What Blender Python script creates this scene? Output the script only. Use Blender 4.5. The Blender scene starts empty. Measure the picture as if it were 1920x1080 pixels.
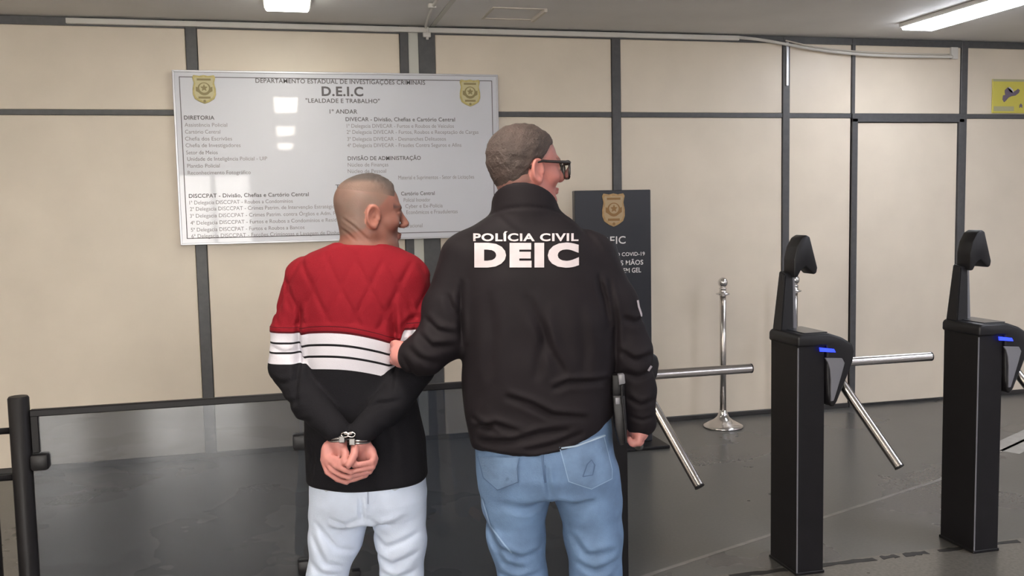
import bpy, bmesh, math, random
import numpy as np
from mathutils import Vector, Matrix
from mathutils.bvhtree import BVHTree

# ------------------------------------------------------------------ camera, world, exposure
F_PX, YAW, PITCH, ROLL, CAM_D, CAM_H = 1737.0, .238539, .0840067, -.0204442, 5.9669, 1.5
cyaw, syaw = math.cos(YAW), math.sin(YAW)
FWD = np.array([syaw*math.cos(PITCH), cyaw*math.cos(PITCH), -math.sin(PITCH)])
_r0 = np.array([cyaw, -syaw, 0.0]); _u0 = np.cross(_r0, FWD)
RIGHT = _r0*math.cos(ROLL)+_u0*math.sin(ROLL)
UP = -_r0*math.sin(ROLL)+_u0*math.cos(ROLL)
CAM = np.array([0, -CAM_D, CAM_H])
SC = bpy.context.scene
COL = SC.collection
cam = bpy.data.cameras.new('camera'); cam.sensor_width = 36; cam.lens = F_PX/1920*36
camo = bpy.data.objects.new('camera', cam); COL.objects.link(camo)
camo.matrix_world = Matrix(((RIGHT[0], UP[0], -FWD[0], CAM[0]), (RIGHT[1], UP[1], -FWD[1], CAM[1]),
                            (RIGHT[2], UP[2], -FWD[2], CAM[2]), (0, 0, 0, 1)))
SC.camera = camo
SC.view_settings.view_transform = 'Standard'; SC.view_settings.look = 'None'
SC.view_settings.exposure = 1.88; SC.view_settings.gamma = 1.0
SC.view_settings.use_curve_mapping = False
world = bpy.data.worlds.new('daylight'); SC.world = world; world.use_nodes = True
world.node_tree.nodes['Background'].inputs[0].default_value = (1.0, .96, .90, 1)
world.node_tree.nodes['Background'].inputs[1].default_value = 7.0
LAMP_POWER = 13.0

def ray(u, v): return (u-960)/F_PX*RIGHT-(v-540)/F_PX*UP+FWD
def pz(u, v, z=0.0):
    d = ray(u, v); return CAM+d*((z-CAM_H)/d[2])
def py(u, v, y=0.0):
    d = ray(u, v); return CAM+d*((y+CAM_D)/d[1])

# ------------------------------------------------------------------ materials
MATS = {}
def mat(name, col, rough=.5, metal=0.0, var=0.0, vscale=20, bump=0.0, bscale=80, spec=.5, attr=None,
        emit=None, estr=0, sss=0.0, coat=0.0, dark=None, sheen=0.0):
    if name in MATS: return MATS[name]
    m = bpy.data.materials.new(name); m.use_nodes = True; MATS[name] = m
    nt = m.node_tree; b = nt.nodes['Principled BSDF']; N = nt.nodes.new; L = nt.links.new
    b.inputs['Base Color'].default_value = (*col, 1); b.inputs['Roughness'].default_value = rough
    b.inputs['Metallic'].default_value = metal; b.inputs['Specular IOR Level'].default_value = spec
    b.inputs['Coat Weight'].default_value = coat; b.inputs['Sheen Weight'].default_value = sheen
    if sss:
        b.inputs['Subsurface Weight'].default_value = sss
        b.inputs['Subsurface Radius'].default_value = (.01, .004, .002)
        b.inputs['Subsurface Scale'].default_value = .5
    tc = N('ShaderNodeTexCoord')
    src = None
    if attr:
        a = N('ShaderNodeAttribute'); a.attribute_name = attr; src = a.outputs['Color']
        L(src, b.inputs['Base Color'])
    if var:
        n = N('ShaderNodeTexNoise'); n.inputs['Scale'].default_value = vscale; n.inputs['Detail'].default_value = 5
        L(tc.outputs['Object'], n.inputs['Vector'])
        mx = N('ShaderNodeMix'); mx.data_type = 'RGBA'; mx.blend_type = 'MULTIPLY'; mx.inputs[0].default_value = 1
        rp = N('ShaderNodeMapRange'); rp.inputs[1].default_value = .3; rp.inputs[2].default_value = .7
        rp.inputs[3].default_value = 1-var; rp.inputs[4].default_value = 1+var
        L(n.outputs['Fac'], rp.inputs[0])
        if src: L(src, mx.inputs[6])
        else: mx.inputs[6].default_value = (*col, 1)
        L(rp.outputs[0], mx.inputs[7]); L(mx.outputs[2], b.inputs['Base Color'])
    if bump:
        n2 = N('ShaderNodeTexNoise'); n2.inputs['Scale'].default_value = bscale; n2.inputs['Detail'].default_value = 4
        L(tc.outputs['Object'], n2.inputs['Vector'])
        bp = N('ShaderNodeBump'); bp.inputs['Strength'].default_value = bump; bp.inputs['Distance'].default_value = .004
        L(n2.outputs['Fac'], bp.inputs['Height']); L(bp.outputs[0], b.inputs['Normal'])
    if emit:
        b.inputs['Emission Color'].default_value = (*emit, 1); b.inputs['Emission Strength'].default_value = estr
    return m

mat('panel', (.69, .61, .51), .42, var=.04, vscale=3)
mat('mullion', (.075, .075, .08), .45, var=.1, vscale=30)
mat('mullion_grey', (.52, .52, .48), .5)
mat('baseboard', (.03, .028, .028), .4)
mat('plaster', (.62, .58, .52), .7, var=.05, vscale=4)
mat('ceiling', (.72, .71, .70), .7, var=.04, vscale=2.5)
mat('white_plastic', (.62, .60, .57), .45)
mat('alu', (.58, .58, .62), .38, metal=.5)
mat('board_face', (.62, .63, .69), .30, var=.02, vscale=2, coat=.3)
mat('ink', (.13, .12, .13), .6)
mat('ink_soft', (.27, .25, .27), .6)
mat('gold', (.50, .42, .17), .45, var=.15, vscale=60)
mat('gold_dark', (.27, .22, .10), .5)
mat('gold_pale', (.54, .49, .28), .5)
mat('copper_gold', (.42, .27, .12), .4, var=.15, vscale=60)
mat('copper_pale', (.45, .33, .19), .4)
mat('copper_dark', (.28, .15, .05), .5)
mat('black_gloss', (.022, .024, .032), .28, coat=.2)
mat('white_print', (.78, .76, .75), .5)
mat('black_metal', (.0085, .0078, .0092), .45, spec=.25, var=.15, vscale=12)
mat('black_plastic', (.010, .0095, .0115), .42, spec=.35, bump=.05, bscale=300)
mat('grey_plastic', (.16, .16, .18), .3)
mat('led', (.02, .05, .6), .3, emit=(.015, .03, 1.0), estr=.9)
mat('steel', (.62, .59, .57), .24, metal=1.0)
mat('chrome', (.72, .70, .69), .16, metal=1.0)
mat('cuff_steel', (.30, .29, .29), .3, metal=1.0)
mat('yellow', (.62, .55, .09), .4)
mat('yellow_grey', (.42, .40, .24), .5)
mat('purple_grey', (.15, .12, .17), .5)
mat('lens', (.03, .03, .035), .1)
mat('jacket', (.0105, .0080, .0104), .74, var=.12, vscale=9, bump=.15, bscale=35, spec=.2)
mat('jacket_print', (.52, .47, .50), .6, var=.08, vscale=25)
mat('denim_blue', (.120, .200, .345), .75, var=.22, vscale=14, bump=.25, bscale=260)
mat('denim_fade', (.22, .33, .50), .8)
mat('denim_stitch', (.34, .44, .56), .8)
mat('denim_dark', (.07, .12, .22), .8)
mat('denim_pale', (.56, .64, .80), .78, var=.10, vscale=9, bump=.2, bscale=260)
mat('denim_pale_seam', (.33, .38, .52), .8)
mat('pocket_blue', (.125, .20, .33), .75, var=.22, vscale=18, bump=.25, bscale=260)
mat('pocket_pale', (.38, .42, .50), .78, var=.1, vscale=12)
mat('shoe_black', (.02, .02, .02), .4)
mat('shoe_grey', (.25, .25, .27), .6)
mat('hair_brown', (.075, .055, .045), .7, attr='col', bump=.9, bscale=220)
mat('hair_crop', (.075, .055, .045), .75, attr='col', bump=.3, bscale=260)
mat('skin', (.4, .2, .15), .5, attr='col', var=.05, vscale=40, sss=.15, bump=.08, bscale=250)
mat('eyeglass_frame', (.02, .016, .016), .25)

def m_glass():
    m = bpy.data.materials.new('smoked_glass'); m.use_nodes = True; nt = m.node_tree; nt.nodes.clear()
    N = nt.nodes.new; L = nt.links.new
    o = N('ShaderNodeOutputMaterial'); t = N('ShaderNodeBsdfTransparent'); g = N('ShaderNodeBsdfGlossy')
    t.inputs[0].default_value = (.48, .50, .53, 1); g.inputs['Roughness'].default_value = .01
    g.inputs[0].default_value = (1, 1, 1, 1)
    fr = N('ShaderNodeFresnel'); fr.inputs[0].default_value = 1.5
    mx = N('ShaderNodeMixShader'); L(fr.outputs[0], mx.inputs[0]); L(t.outputs[0], mx.inputs[1]); L(g.outputs[0], mx.inputs[2])
    df = N('ShaderNodeBsdfDiffuse'); df.inputs[0].default_value = (.36, .40, .48, 1)  # bluish veil stands in for the hall's light reflected in the pane
    m2 = N('ShaderNodeMixShader'); m2.inputs[0].default_value = .06; L(mx.outputs[0], m2.inputs[1]); L(df.outputs[0], m2.inputs[2]); mx = m2
    L(mx.outputs[0], o.inputs[0]); MATS['smoked_glass'] = m
m_glass()
def m_lensglass():
    m = bpy.data.materials.new('clear_lens'); m.use_nodes = True; nt = m.node_tree; nt.nodes.clear()
    N = nt.nodes.new; L = nt.links.new
    o = N('ShaderNodeOutputMaterial'); t = N('ShaderNodeBsdfTransparent'); g = N('ShaderNodeBsdfGlossy')
    t.inputs[0].default_value = (.85, .86, .84, 1); g.inputs['Roughness'].default_value = .02
    fr = N('ShaderNodeFresnel'); fr.inputs[0].default_value = 1.5
    mx = N('ShaderNodeMixShader'); L(fr.outputs[0], mx.inputs[0]); L(t.outputs[0], mx.inputs[1]); L(g.outputs[0], mx.inputs[2])
    L(mx.outputs[0], o.inputs[0]); MATS['clear_lens'] = m
m_lensglass()

TAPE_Y = -2.60
def m_floor():
    m = mat('granite', (.06, .06, .062), .2); nt = m.node_tree; N = nt.nodes.new; L = nt.links.new
    b = nt.nodes['Principled BSDF']; tc = N('ShaderNodeTexCoord')
    n = N('ShaderNodeTexNoise'); n.inputs['Scale'].default_value = 70; n.inputs['Detail'].default_value = 2; n.inputs['Roughness'].default_value = .5
    n2 = N('ShaderNodeTexNoise'); n2.inputs['Scale'].default_value = 1.3; n2.inputs['Detail'].default_value = 4
    L(tc.outputs['Object'], n.inputs['Vector']); L(tc.outputs['Object'], n2.inputs['Vector'])
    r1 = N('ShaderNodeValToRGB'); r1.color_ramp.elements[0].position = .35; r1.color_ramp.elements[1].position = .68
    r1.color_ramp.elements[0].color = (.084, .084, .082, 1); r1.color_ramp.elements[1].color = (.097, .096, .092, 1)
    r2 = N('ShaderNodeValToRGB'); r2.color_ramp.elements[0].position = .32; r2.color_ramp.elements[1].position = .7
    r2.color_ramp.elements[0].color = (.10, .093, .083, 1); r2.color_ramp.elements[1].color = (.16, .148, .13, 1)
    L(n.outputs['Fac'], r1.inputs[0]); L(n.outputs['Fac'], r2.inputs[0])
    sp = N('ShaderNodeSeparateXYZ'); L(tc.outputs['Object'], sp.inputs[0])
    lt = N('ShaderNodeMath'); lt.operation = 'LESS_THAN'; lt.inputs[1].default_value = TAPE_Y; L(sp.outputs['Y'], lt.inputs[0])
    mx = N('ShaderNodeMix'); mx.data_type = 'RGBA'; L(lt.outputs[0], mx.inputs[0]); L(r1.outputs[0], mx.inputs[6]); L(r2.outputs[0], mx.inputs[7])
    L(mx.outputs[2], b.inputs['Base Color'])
    rr = N('ShaderNodeMapRange'); rr.inputs[1].default_value = .3; rr.inputs[2].default_value = .7; rr.inputs[3].default_value = .26; rr.inputs[4].default_value = .30
    L(n2.outputs['Fac'], rr.inputs[0]); L(rr.outputs[0], b.inputs['Roughness'])
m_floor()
mat('floor_joint', (.21, .20, .19), .35, var=.2, vscale=15)
mat('floor_pale', (.34, .34, .33), .3, var=.15, vscale=15)
mat('tape', (.018, .017, .017), .6, var=.3, vscale=20)

def m_lamp(name, c, s):
    return mat(name, (.9, .9, .9), .5, emit=c, estr=s)
m_lamp('lamp_warm', (1.0, .90, .78), LAMP_POWER)
m_lamp('lamp_cool', (.86, .885, 1.0), LAMP_POWER*1.15)
m_lamp('lamp_tired', (1.0, .98, .86), 3.2)
m_lamp('lamp_front_cool', (.90, .93, 1.0), 7.0)

# ------------------------------------------------------------------ object helpers
def tag(o, label=None, cat=None, group=None, kind=None):
    if label: o['label'] = label
    if cat: o['category'] = cat
    if group: o['group'] = group
    if kind: o['kind'] = kind
    return o
def empty(name, loc=(0, 0, 0), rz=0.0):
    o = bpy.data.objects.new(name, None); COL.objects.link(o); o.location = loc; o.rotation_euler = (0, 0, rz)
    o.empty_display_size = .1
    return o
def obj(name, bm, m, parent=None, smooth=False, loc=None):
    me = bpy.data.meshes.new(name)
    if isinstance(bm, bmesh.types.BMesh):
        bmesh.ops.recalc_face_normals(bm, faces=bm.faces); bm.to_mesh(me); bm.free()
    o = bpy.data.objects.new(name, me); COL.objects.link(o)
    me.materials.append(MATS[m])
    if smooth:
        for p in me.polygons: p.use_smooth = True
    if parent: o.parent = parent
    if loc is not None: o.location = loc
    return o
def autosmooth(o, deg=35):
    me = o.data
    for p in me.polygons: p.use_smooth = True
    me.set_sharp_from_angle(angle=math.radians(deg))
def box(lo, hi, bev=0.0, seg=1):
    bm = bmesh.new(); bmesh.ops.create_cube(bm, size=1)
    for v in bm.verts:
        v.co = Vector([(lo[i]+hi[i])/2+v.co[i]*(hi[i]-lo[i]) for i in range(3)])
    if bev: bmesh.ops.bevel(bm, geom=bm.edges[:], offset=bev, segments=seg, affect='EDGES', profile=.5)
    return bm
def merge(*bms):
    out = bmesh.new()
    for b in bms:
        me = bpy.data.meshes.new('t'); b.to_mesh(me); b.free(); out.from_mesh(me); bpy.data.meshes.remove(me)
    return out
def prism(pts, axis, a, b, bev=0.0, seg=2):
    """polygon in the plane normal to axis, extruded from a to b"""
    bm = bmesh.new()
    def mk(p, t):
        return {'y': (p[0], t, p[1]), 'x': (t, p[0], p[1]), 'z': (p[0], p[1], t)}[axis]
    va = [bm.verts.new(mk(p, a)) for p in pts]; vb = [bm.verts.new(mk(p, b)) for p in pts]
    bm.faces.new(va); bm.faces.new(vb[::-1]); n = len(pts)
    for i in range(n): bm.faces.new((va[i], vb[i], vb[(i+1) % n], va[(i+1) % n]))
    bmesh.ops.recalc_face_normals(bm, faces=bm.faces)
    if bev: bmesh.ops.bevel(bm, geom=bm.edges[:], offset=bev, segments=seg, affect='EDGES', profile=.5)
    return bm
def tube(pts, r, n=16, cap=True, radii=None, closed=False):
    bm = bmesh.new(); pts = [Vector(p) for p in pts]; rings = []
    m = len(pts)
    for i, p in enumerate(pts):
        if closed: d = pts[(i+1) % m]-pts[i-1]
        else: d = (pts[min(i+1, m-1)]-pts[max(i-1, 0)])
        d.normalize()
        a = Vector((0, 0, 1)) if abs(d.z) < .9 else Vector((1, 0, 0))
        u = d.cross(a).normalized(); w = d.cross(u).normalized(); rr = radii[i] if radii else r
        rings.append([bm.verts.new(p+(u*math.cos(t)+w*math.sin(t))*rr) for t in [2*math.pi*k/n for k in range(n)]])
    rng = range(m) if closed else range(m-1)
    for i in rng:
        A, B = rings[i], rings[(i+1) % m]
        for k in range(n): bm.faces.new((A[k], A[(k+1) % n], B[(k+1) % n], B[k]))
    if cap and not closed: bm.faces.new(rings[0]); bm.faces.new(rings[-1][::-1])
    return bm
def lathe(prof, c=(0, 0, 0), n=40):
    bm = bmesh.new(); rings = []
    for r, z in prof:
        rings.append([bm.verts.new((c[0]+r*math.cos(2*math.pi*k/n), c[1]+r*math.sin(2*math.pi*k/n), c[2]+z)) for k in range(n)])
    for A, B in zip(rings, rings[1:]):
        for k in range(n): bm.faces.new((A[k], A[(k+1) % n], B[(k+1) % n], B[k]))
    bm.faces.new(rings[0]); bm.faces.new(rings[-1][::-1])
    return bm
def copy_tree(o, parent=None):
    c = o.copy(); COL.objects.link(c); c.parent = parent
    for ch in [x for x in o.children]: copy_tree(ch, c)
    return c

# text: made once as curves, turned into meshes together
_txt = {}
def text_prepare(items):
    obs = []
    for s, off in items:
        c = bpy.data.curves.new('lettering', 'FONT'); c.body = s; c.size = 1; c.offset = off; c.resolution_u = 4; c.space_character = 1+off*3
        o = bpy.data.objects.new('lettering', c); COL.objects.link(o); obs.append((s, off, o))
    dg = bpy.context.evaluated_depsgraph_get()
    for s, off, o in obs:
        me = bpy.data.meshes.new_from_object(o.evaluated_get(dg)); _txt[(s, off)] = me
    for s, off, o in obs:
        c = o.data; bpy.data.objects.remove(o); bpy.data.curves.remove(c)
def text_bm(s, off, x0, x1, cap):
    """text in its own plane, spanning x0..x1, cap height cap, baseline at 0"""
    me = _txt[(s, off)]; bm = bmesh.new(); bm.from_mesh(me)
    xs = [v.co.x for v in bm.verts]; a, b = min(xs), max(xs)
    ey = [v.co.y for v in _txt[('E', off)].vertices]; e0, e1 = min(ey), max(ey)
    for v in bm.verts:
        v.co.x = x0+(v.co.x-a)/(b-a)*(x1-x0); v.co.y = (v.co.y-e0)/(e1-e0)*cap; v.co.z = 0
    return bm

# ------------------------------------------------------------------ the setting
CEIL = 2.675; RAIL = 2.125
XL, XR, YB = -4.6, 9.2, -12.0
st = lambda o: tag(o, kind='structure')
floor = st(obj('floor', box((XL-.2, YB-3, -.12), (XR+.2, .2, 0)), 'granite'))
def floor_strip(p, q, w, m, h=.0012, name='joint_strip'):
    p, q = Vector(p), Vector(q); d = (q-p).normalized(); n = Vector((-d.y, d.x, 0))*w/2
    bm = bmesh.new(); pts = [p-n, q-n, q+n, p+n]
    a = [bm.verts.new((v.x, v.y, -.004)) for v in pts]; b = [bm.verts.new((v.x, v.y, h)) for v in pts]
    bm.faces.new(a[::-1]); bm.faces.new(b)
    for i in range(4): bm.faces.new((a[i], a[(i+1) % 4], b[(i+1) % 4], b[i]))
    return obj(name, bm, m, floor)
floor_strip((.55, -2.84, 0), (3.375, -1.75, 0), .022, 'floor_joint')
floor_strip((3.375, -1.75, 0), (4.9, -.95, 0), .022, 'floor_joint')
floor_strip((4.12, -1.36, 0), (6.0, -.36, 0), .20, 'floor_pale', name='pale_strip')
rnd = random.Random(4)
for a, b in ((1.24, 1.62), (1.70, 1.95), (2.10, 2.36), (2.40, 2.47), (2.51, 2.62), (2.68, 2.80), (2.92, 3.09), (3.2, 3.6)):
    bm = bmesh.new(); n = 6
    top = [(a+(b-a)*i/n, TAPE_Y-.012+rnd.uniform(-.006, .006)) for i in range(n+1)]
    bot = [(a+(b-a)*i/n+rnd.uniform(-.01, .01), TAPE_Y-.045+rnd.uniform(-.008, .008)) for i in range(n+1)]
    ring = top+bot[::-1]
    o = obj('tape_piece', prism(ring, 'z', -.002, .0015), 'tape', floor)

ceiling = st(obj('ceiling', box((XL-.2, YB-.2, CEIL), (XR+.2, .2, CEIL+.12)), 'ceiling'))
# seam batten and hatch on the ceiling
obj('seam_batten', box((.945, -3.4, CEIL-.006), (.975, -.03, CEIL+.002)), 'mullion_grey', ceiling)
obj('hatch_frame', merge(box((1.22, -.315, CEIL-.006), (1.55, -.295, CEIL+.002)), box((1.53, -.62, CEIL-.02), (1.548, -.315, CEIL+.002)),
                         box((1.22, -.62, CEIL-.006), (1.53, -.60, CEIL+.002)), box((1.22, -.60, CEIL-.006), (1.235, -.315, CEIL+.002))), 'plaster', ceiling)

wall_back = st(obj('wall_back', box((XL, .03, 0), (XR, .2, CEIL)), 'mullion'))
MUL = [(-3.30, -3.24), (-1.93, -1.87), (-.535, -.47), (.751, .805), (.869, .976), (2.168, 2.229), (3.437, 3.491), (3.985, 4.012), (4.898, 4.953), (6.3, 6.36), (7.7, 7.76)]
for a, b in MUL:
    thin = (b-a) < .03
    obj('mullion', box((a, -.012, 0), (b, .031, CEIL-.005 if not thin else CEIL-.005), .003), 'mullion', wall_back)
obj('joint_filler', box((.805, -.002, .0), (.869, .031, CEIL-.005)), 'mullion_grey', wall_back)
edges = [XL]+[e for a, b in MUL for e in (a, b)]+[XR]
for i in range(0, len(edges), 2):
    a, b = edges[i], edges[i+1]
    if b-a < .07: continue
    obj('panel', box((a+.002, 0, RAIL+.017), (b-.002, .031, CEIL-.05), .003), 'panel', wall_back)
    if not (4.0 < a < 4.1):
        obj('panel', box((a+.002, 0, .03), (b-.002, .031, RAIL-.017), .003), 'panel', wall_back)
        obj('rail', box((a, -.006, RAIL-.016), (b, .031, RAIL+.016), .002), 'mullion', wall_back)
    obj('top_rail', box((a, -.008, CEIL-.05), (b, .031, CEIL-.003)), 'mullion', wall_back)
bb = st(obj('baseboard_back', merge(box((XL, -.014, 0), (4.012, .031, .032), .003), box((4.898, -.014, 0), (XR, .031, .032), .003)), 'baseboard'))
obj('bracket_strip', box((3.456, -.024, 2.33), (3.474, -.010, 2.63), .002), 'alu', wall_back)
# the door in the panelled wall
door = st(empty('door_1', (4.455, 0, 0)))
dx = 4.455
obj('door_frame', merge(box((3.985-dx, -.022, 0), (4.03-dx, .031, RAIL-.02), .002), box((4.88-dx, -.022, 0), (4.925-dx, .031, RAIL-.02), .002),
                        box((3.985-dx, -.022, RAIL-.045), (4.925-dx, .031, RAIL+.016), .002)), 'mullion', door)
obj('door_leaf', box((4.034-dx, -.006, .02), (4.876-dx, .03, RAIL-.05), .003), 'panel', door)
# the rest of the room
st(obj('wall_left', box((XL-.2, YB, 0), (XL, .03, CEIL)), 'plaster'))
st(obj('wall_right', box((XR, YB, 0), (XR+.2, .03, CEIL)), 'plaster'))
# rear wall with the glazed entrance, open to the daylight
D0, D1, DH = -1.95, -.55, 2.3
W0, W1 = -4.0, -2.6
rear = st(obj('wall_rear', merge(box((XL-.2, YB-.2, 0), (W0, YB, CEIL)), box((W1, YB-.2, 0), (D0, YB, CEIL)), box((D1, YB-.2, 0), (XR+.2, YB, CEIL)),
                                 box((D0, YB-.2, DH), (D1, YB, CEIL)), box((W0, YB-.2, DH), (W1, YB, CEIL)), box((W0, YB-.2, 0), (W1, YB, .9))), 'plaster'))
win = st(empty('added_window_1', ((W0+W1)/2, YB-.1, .9)))  # unseen window added to the rear wall for more daylight
hw = (W1-W0)/2
obj('added_window_frame', merge(box((-hw, -.03, 0), (-hw+.05, .03, 1.4)), box((hw-.05, -.03, 0), (hw, .03, 1.4)), box((-.025, -.03, 0), (.025, .03, 1.4)),
                          box((-hw, -.03, 0), (hw, .03, .05)), box((-hw, -.03, 1.35), (hw, .03, 1.4))), 'mullion', win)
ent = st(empty('door_2', ((D0+D1)/2, YB-.1, 0)))
hd = (D1-D0)/2
obj('door_frame', merge(box((-hd, -.04, 0), (-hd+.06, .04, DH)), box((hd-.06, -.04, 0), (hd, .04, DH)), box((-.04, -.03, 0), (.04, .03, DH)),
                        box((-hd, -.04, DH-.06), (hd, .04, DH)), ), 'mullion', ent)

# ceiling lamps
def lamp(x, y0, label, warm, m=None):
    L_, wd = 1.25, .235
    t = empty('ceiling_lamp', (x, y0-L_/2, CEIL))
    tag(t, label, 'lamp', 'ceiling strip lamps')
    obj('lamp_housing', box((-wd/2-.012, -L_/2-.012, -.03), (wd/2+.012, L_/2+.012, 0), .006), 'white_plastic', t)
    obj('diffuser', box((-wd/2, -L_/2, -.048), (wd/2, L_/2, -.028), .008), m or ('lamp_warm' if warm else 'lamp_cool'), t)
    return t
lamp(.06, -.54, 'white strip lamp on the ceiling above the directory board', True, 'lamp_tired')
lamp(4.11, -.54, 'white strip lamp on the ceiling in front of the plain wall door', False, 'lamp_front_cool')
for k, y in enumerate((-3.6, -6.7, -9.6)):  # unseen lamps, the strips repeated into the hall for their light
    for x, w in ((.06, True), (4.11, False), (-3.6, True), (7.9, False)):
        lamp(x, y, 'unseen white strip lamp added over the hall facing the turnstiles to light it', w)

# cable trunking and conduit
tr = obj('cable_trunking', merge(box((-1.187, -.035, CEIL-.043), (3.09, -.008, CEIL-.012), .002)), 'white_plastic')
tag(tr, 'long pale cable trunking along the top of the panelled wall', 'trunking')
pts = [(3.06, -.02, 2.655), (3.25, -.028, 2.640), (3.45, -.035, 2.612), (3.7, -.04, 2.578), (4.0, -.04, 2.556), (4.3, -.04, 2.548), (4.6, -.038, 2.549), (4.80, -.03, 2.553)]
def smooth_pts(pts, n=6):
    out = []
    P = [Vector(p) for p in pts]
    for i in range(len(P)-1):
        a, b, c, d = P[max(i-1, 0)], P[i], P[i+1], P[min(i+2, len(P)-1)]
        for k in range(n):
            t = k/n
            out.append(.5*((2*b)+(-a+c)*t+(2*a-5*b+4*c-d)*t*t+(-a+3*b-3*c+d)*t**3))
    out.append(P[-1]); return out
o = obj('loose_trunking', tube(smooth_pts(pts), .011, 8), 'white_plastic', None, True)
tag(o, 'pale trunking strip that has come loose and sags above the door', 'trunking')
pts2 = [(3.45, -.022, 2.64), (3.7, -.02, 2.60), (4.0, -.02, 2.578), (4.4, -.02, 2.570), (4.78, -.02, 2.572)]
o = obj('cable', tube(smooth_pts(pts2), .0055, 8), 'plaster', None, True)
tag(o, 'thin grey cable sagging just above the loose trunking strip', 'cable')
o = obj('white_riser', box((4.80, -.02, 2.54), (4.86, .0, CEIL-.05), .002), 'white_plastic'); tag(o, 'short white vertical cable cover at the end of the sagging trunking', 'trunking')
cd = empty('conduit', (.86, 0, CEIL)); tag(cd, 'thin pale conduit running over the ceiling down to the wall trunking', 'conduit')
obj('pipe', tube(smooth_pts([(-.03, -3.2, -.012), (.0, -.9, -.012), (.05, -.10, -.012), (.065, -.05, -.02), (.062, -.042, -.09)]), .009, 8), 'white_plastic', cd, True)
obj('clip', box((-.02, -.66, -.024), (.025, -.63, 0), .003), 'white_plastic', cd)
obj('clip', box((.035, -.052, -.075), (.085, -.03, -.045), .003), 'white_plastic', cd)

# ------------------------------------------------------------------ lettering lists (positions read off the photograph, placed on their boards)
BOARD_TEXT = [  # text, bold offset, x0, x1, y mid, cap px, ink
 ("DEPARTAMENTO ESTADUAL DE INVESTIGAÇÕES CRIMINAIS", .012, 479, 797, 151, 8.5, 0),
 ("D.E.I.C", .03, 603, 681, 171, 18, 0), ('"LEALDADE E TRABALHO"', .015, 573, 712, 188.5, 8, 0),
 ("1º ANDAR", .015, 618, 670, 209, 8, 0), ("DIRETORIA", .02, 345, 402, 220.5, 7.5, 0),
 ("Assistência Policial", 0, 346, 426, 234, 7, 1), ("Cartório Central", 0, 347, 413, 247, 7, 1),
 ("Chefia dos Escrivães", 0, 347, 435, 260, 7, 1), ("Chefia de Investigadores", 0, 348, 451, 272.5, 7, 1),
 ("Setor de Meios", 0, 349, 408, 286, 7, 1), ("Unidade de Inteligência Policial - UIP", 0, 351, 501, 298, 7, 1),
 ("Plantão Policial", 0, 351, 412, 311, 7, 1), ("Reconhecimento Fotográfico", 0, 352, 470, 324, 7, 1),
 ("DISCCPAT - Divisão, Chefias e Cartório Central", .015, 354, 579, 367.5, 7.5, 0),
 ("1ª Delegacia DISCCPAT - Roubos a Condomínios", 0, 355, 549, 380, 7, 1),
 ("2ª Delegacia DISCCPAT - Crimes Patrim. de Intervenção Estratégica", 0, 356, 631, 392, 7, 1),
 ("3ª Delegacia DISCCPAT - Crimes Patrim. contra Órgãos e Adm. Pública", 0, 356, 652, 405, 7, 1),
 ("4ª Delegacia DISCCPAT - Furtos e Roubos a Condomínios e Residências", 0, 357, 655, 418, 7, 1),
 ("5ª Delegacia DISCCPAT - Furtos e Roubos a Bancos", 0, 358, 571, 431, 7, 1),
 ("6ª Delegacia DISCCPAT - Facções Criminosas e Lavagem de Dinheiro", 0, 359, 648, 443, 7, 1),
 ("DIVECAR - Divisão, Chefias e Cartório Central", .015, 648, 853, 223.5, 7.5, 0),
 ("1ª Delegacia DIVECAR - Furtos e Roubos de Veículos", 0, 650, 851, 236, 7, 1),
 ("2ª Delegacia DIVECAR - Furtos, Roubos e Receptação de Cargas", 0, 650, 897, 247.5, 7, 1),
 ("3ª Delegacia DIVECAR - Desmanches Delituosos", 0, 651, 836, 260.5, 7, 1),
 ("4ª Delegacia DIVECAR - Fraudes Contra Seguros e Afins", 0, 651, 865, 272.5, 7, 1),
 ("DIVISÃO DE ADMINISTRAÇÃO", .015, 652, 789, 297, 7.5, 0),
 ("Núcleo de Finanças", 0, 652, 728, 309, 7, 1), ("Núcleo de Pessoal", 0, 652, 724, 321, 7, 1),
 ("Material e Suprimentos - Setor de Licitações", 0, 747, 889, 333, 7, 1),
 ("TÉRREO", .015, 629, 676, 350, 8, 0), ("Cartório Central", .01, 752, 815, 363, 7, 0),
 ("Policial Inovador", 0, 757, 807, 375, 7, 1), ("Cyber e Ex-Polícia", 0, 760, 830, 386.5, 7, 1),
 ("Econômicos e Fraudulentas", 0, 762, 858, 398, 7, 1), ("Operacional", 0, 750, 792, 423.5, 7, 1)]
TOTEM_TEXT = [("DEIC", .01, 1128, 1173, 451, 14, 0), ("PREVENÇÃO AO COVID-19", .012, 1089, 1209, 479.5, 7, 0),
              ("HIGIENIZE AS MÃOS", .012, 1093, 1206, 495.5, 9, 0), ("COM ÁLCOOL EM GEL", .012, 1097, 1202, 510, 9, 0)]
JACKET_TEXT = [("POLÍCIA CIVIL", .03, 888, 1084), ("DEIC", .068, 890, 1085)]
_items = {(t[0], t[1]) for t in BOARD_TEXT+TOTEM_TEXT+JACKET_TEXT}
text_prepare(sorted(_items | {('E', t[1]) for t in _items}))

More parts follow.
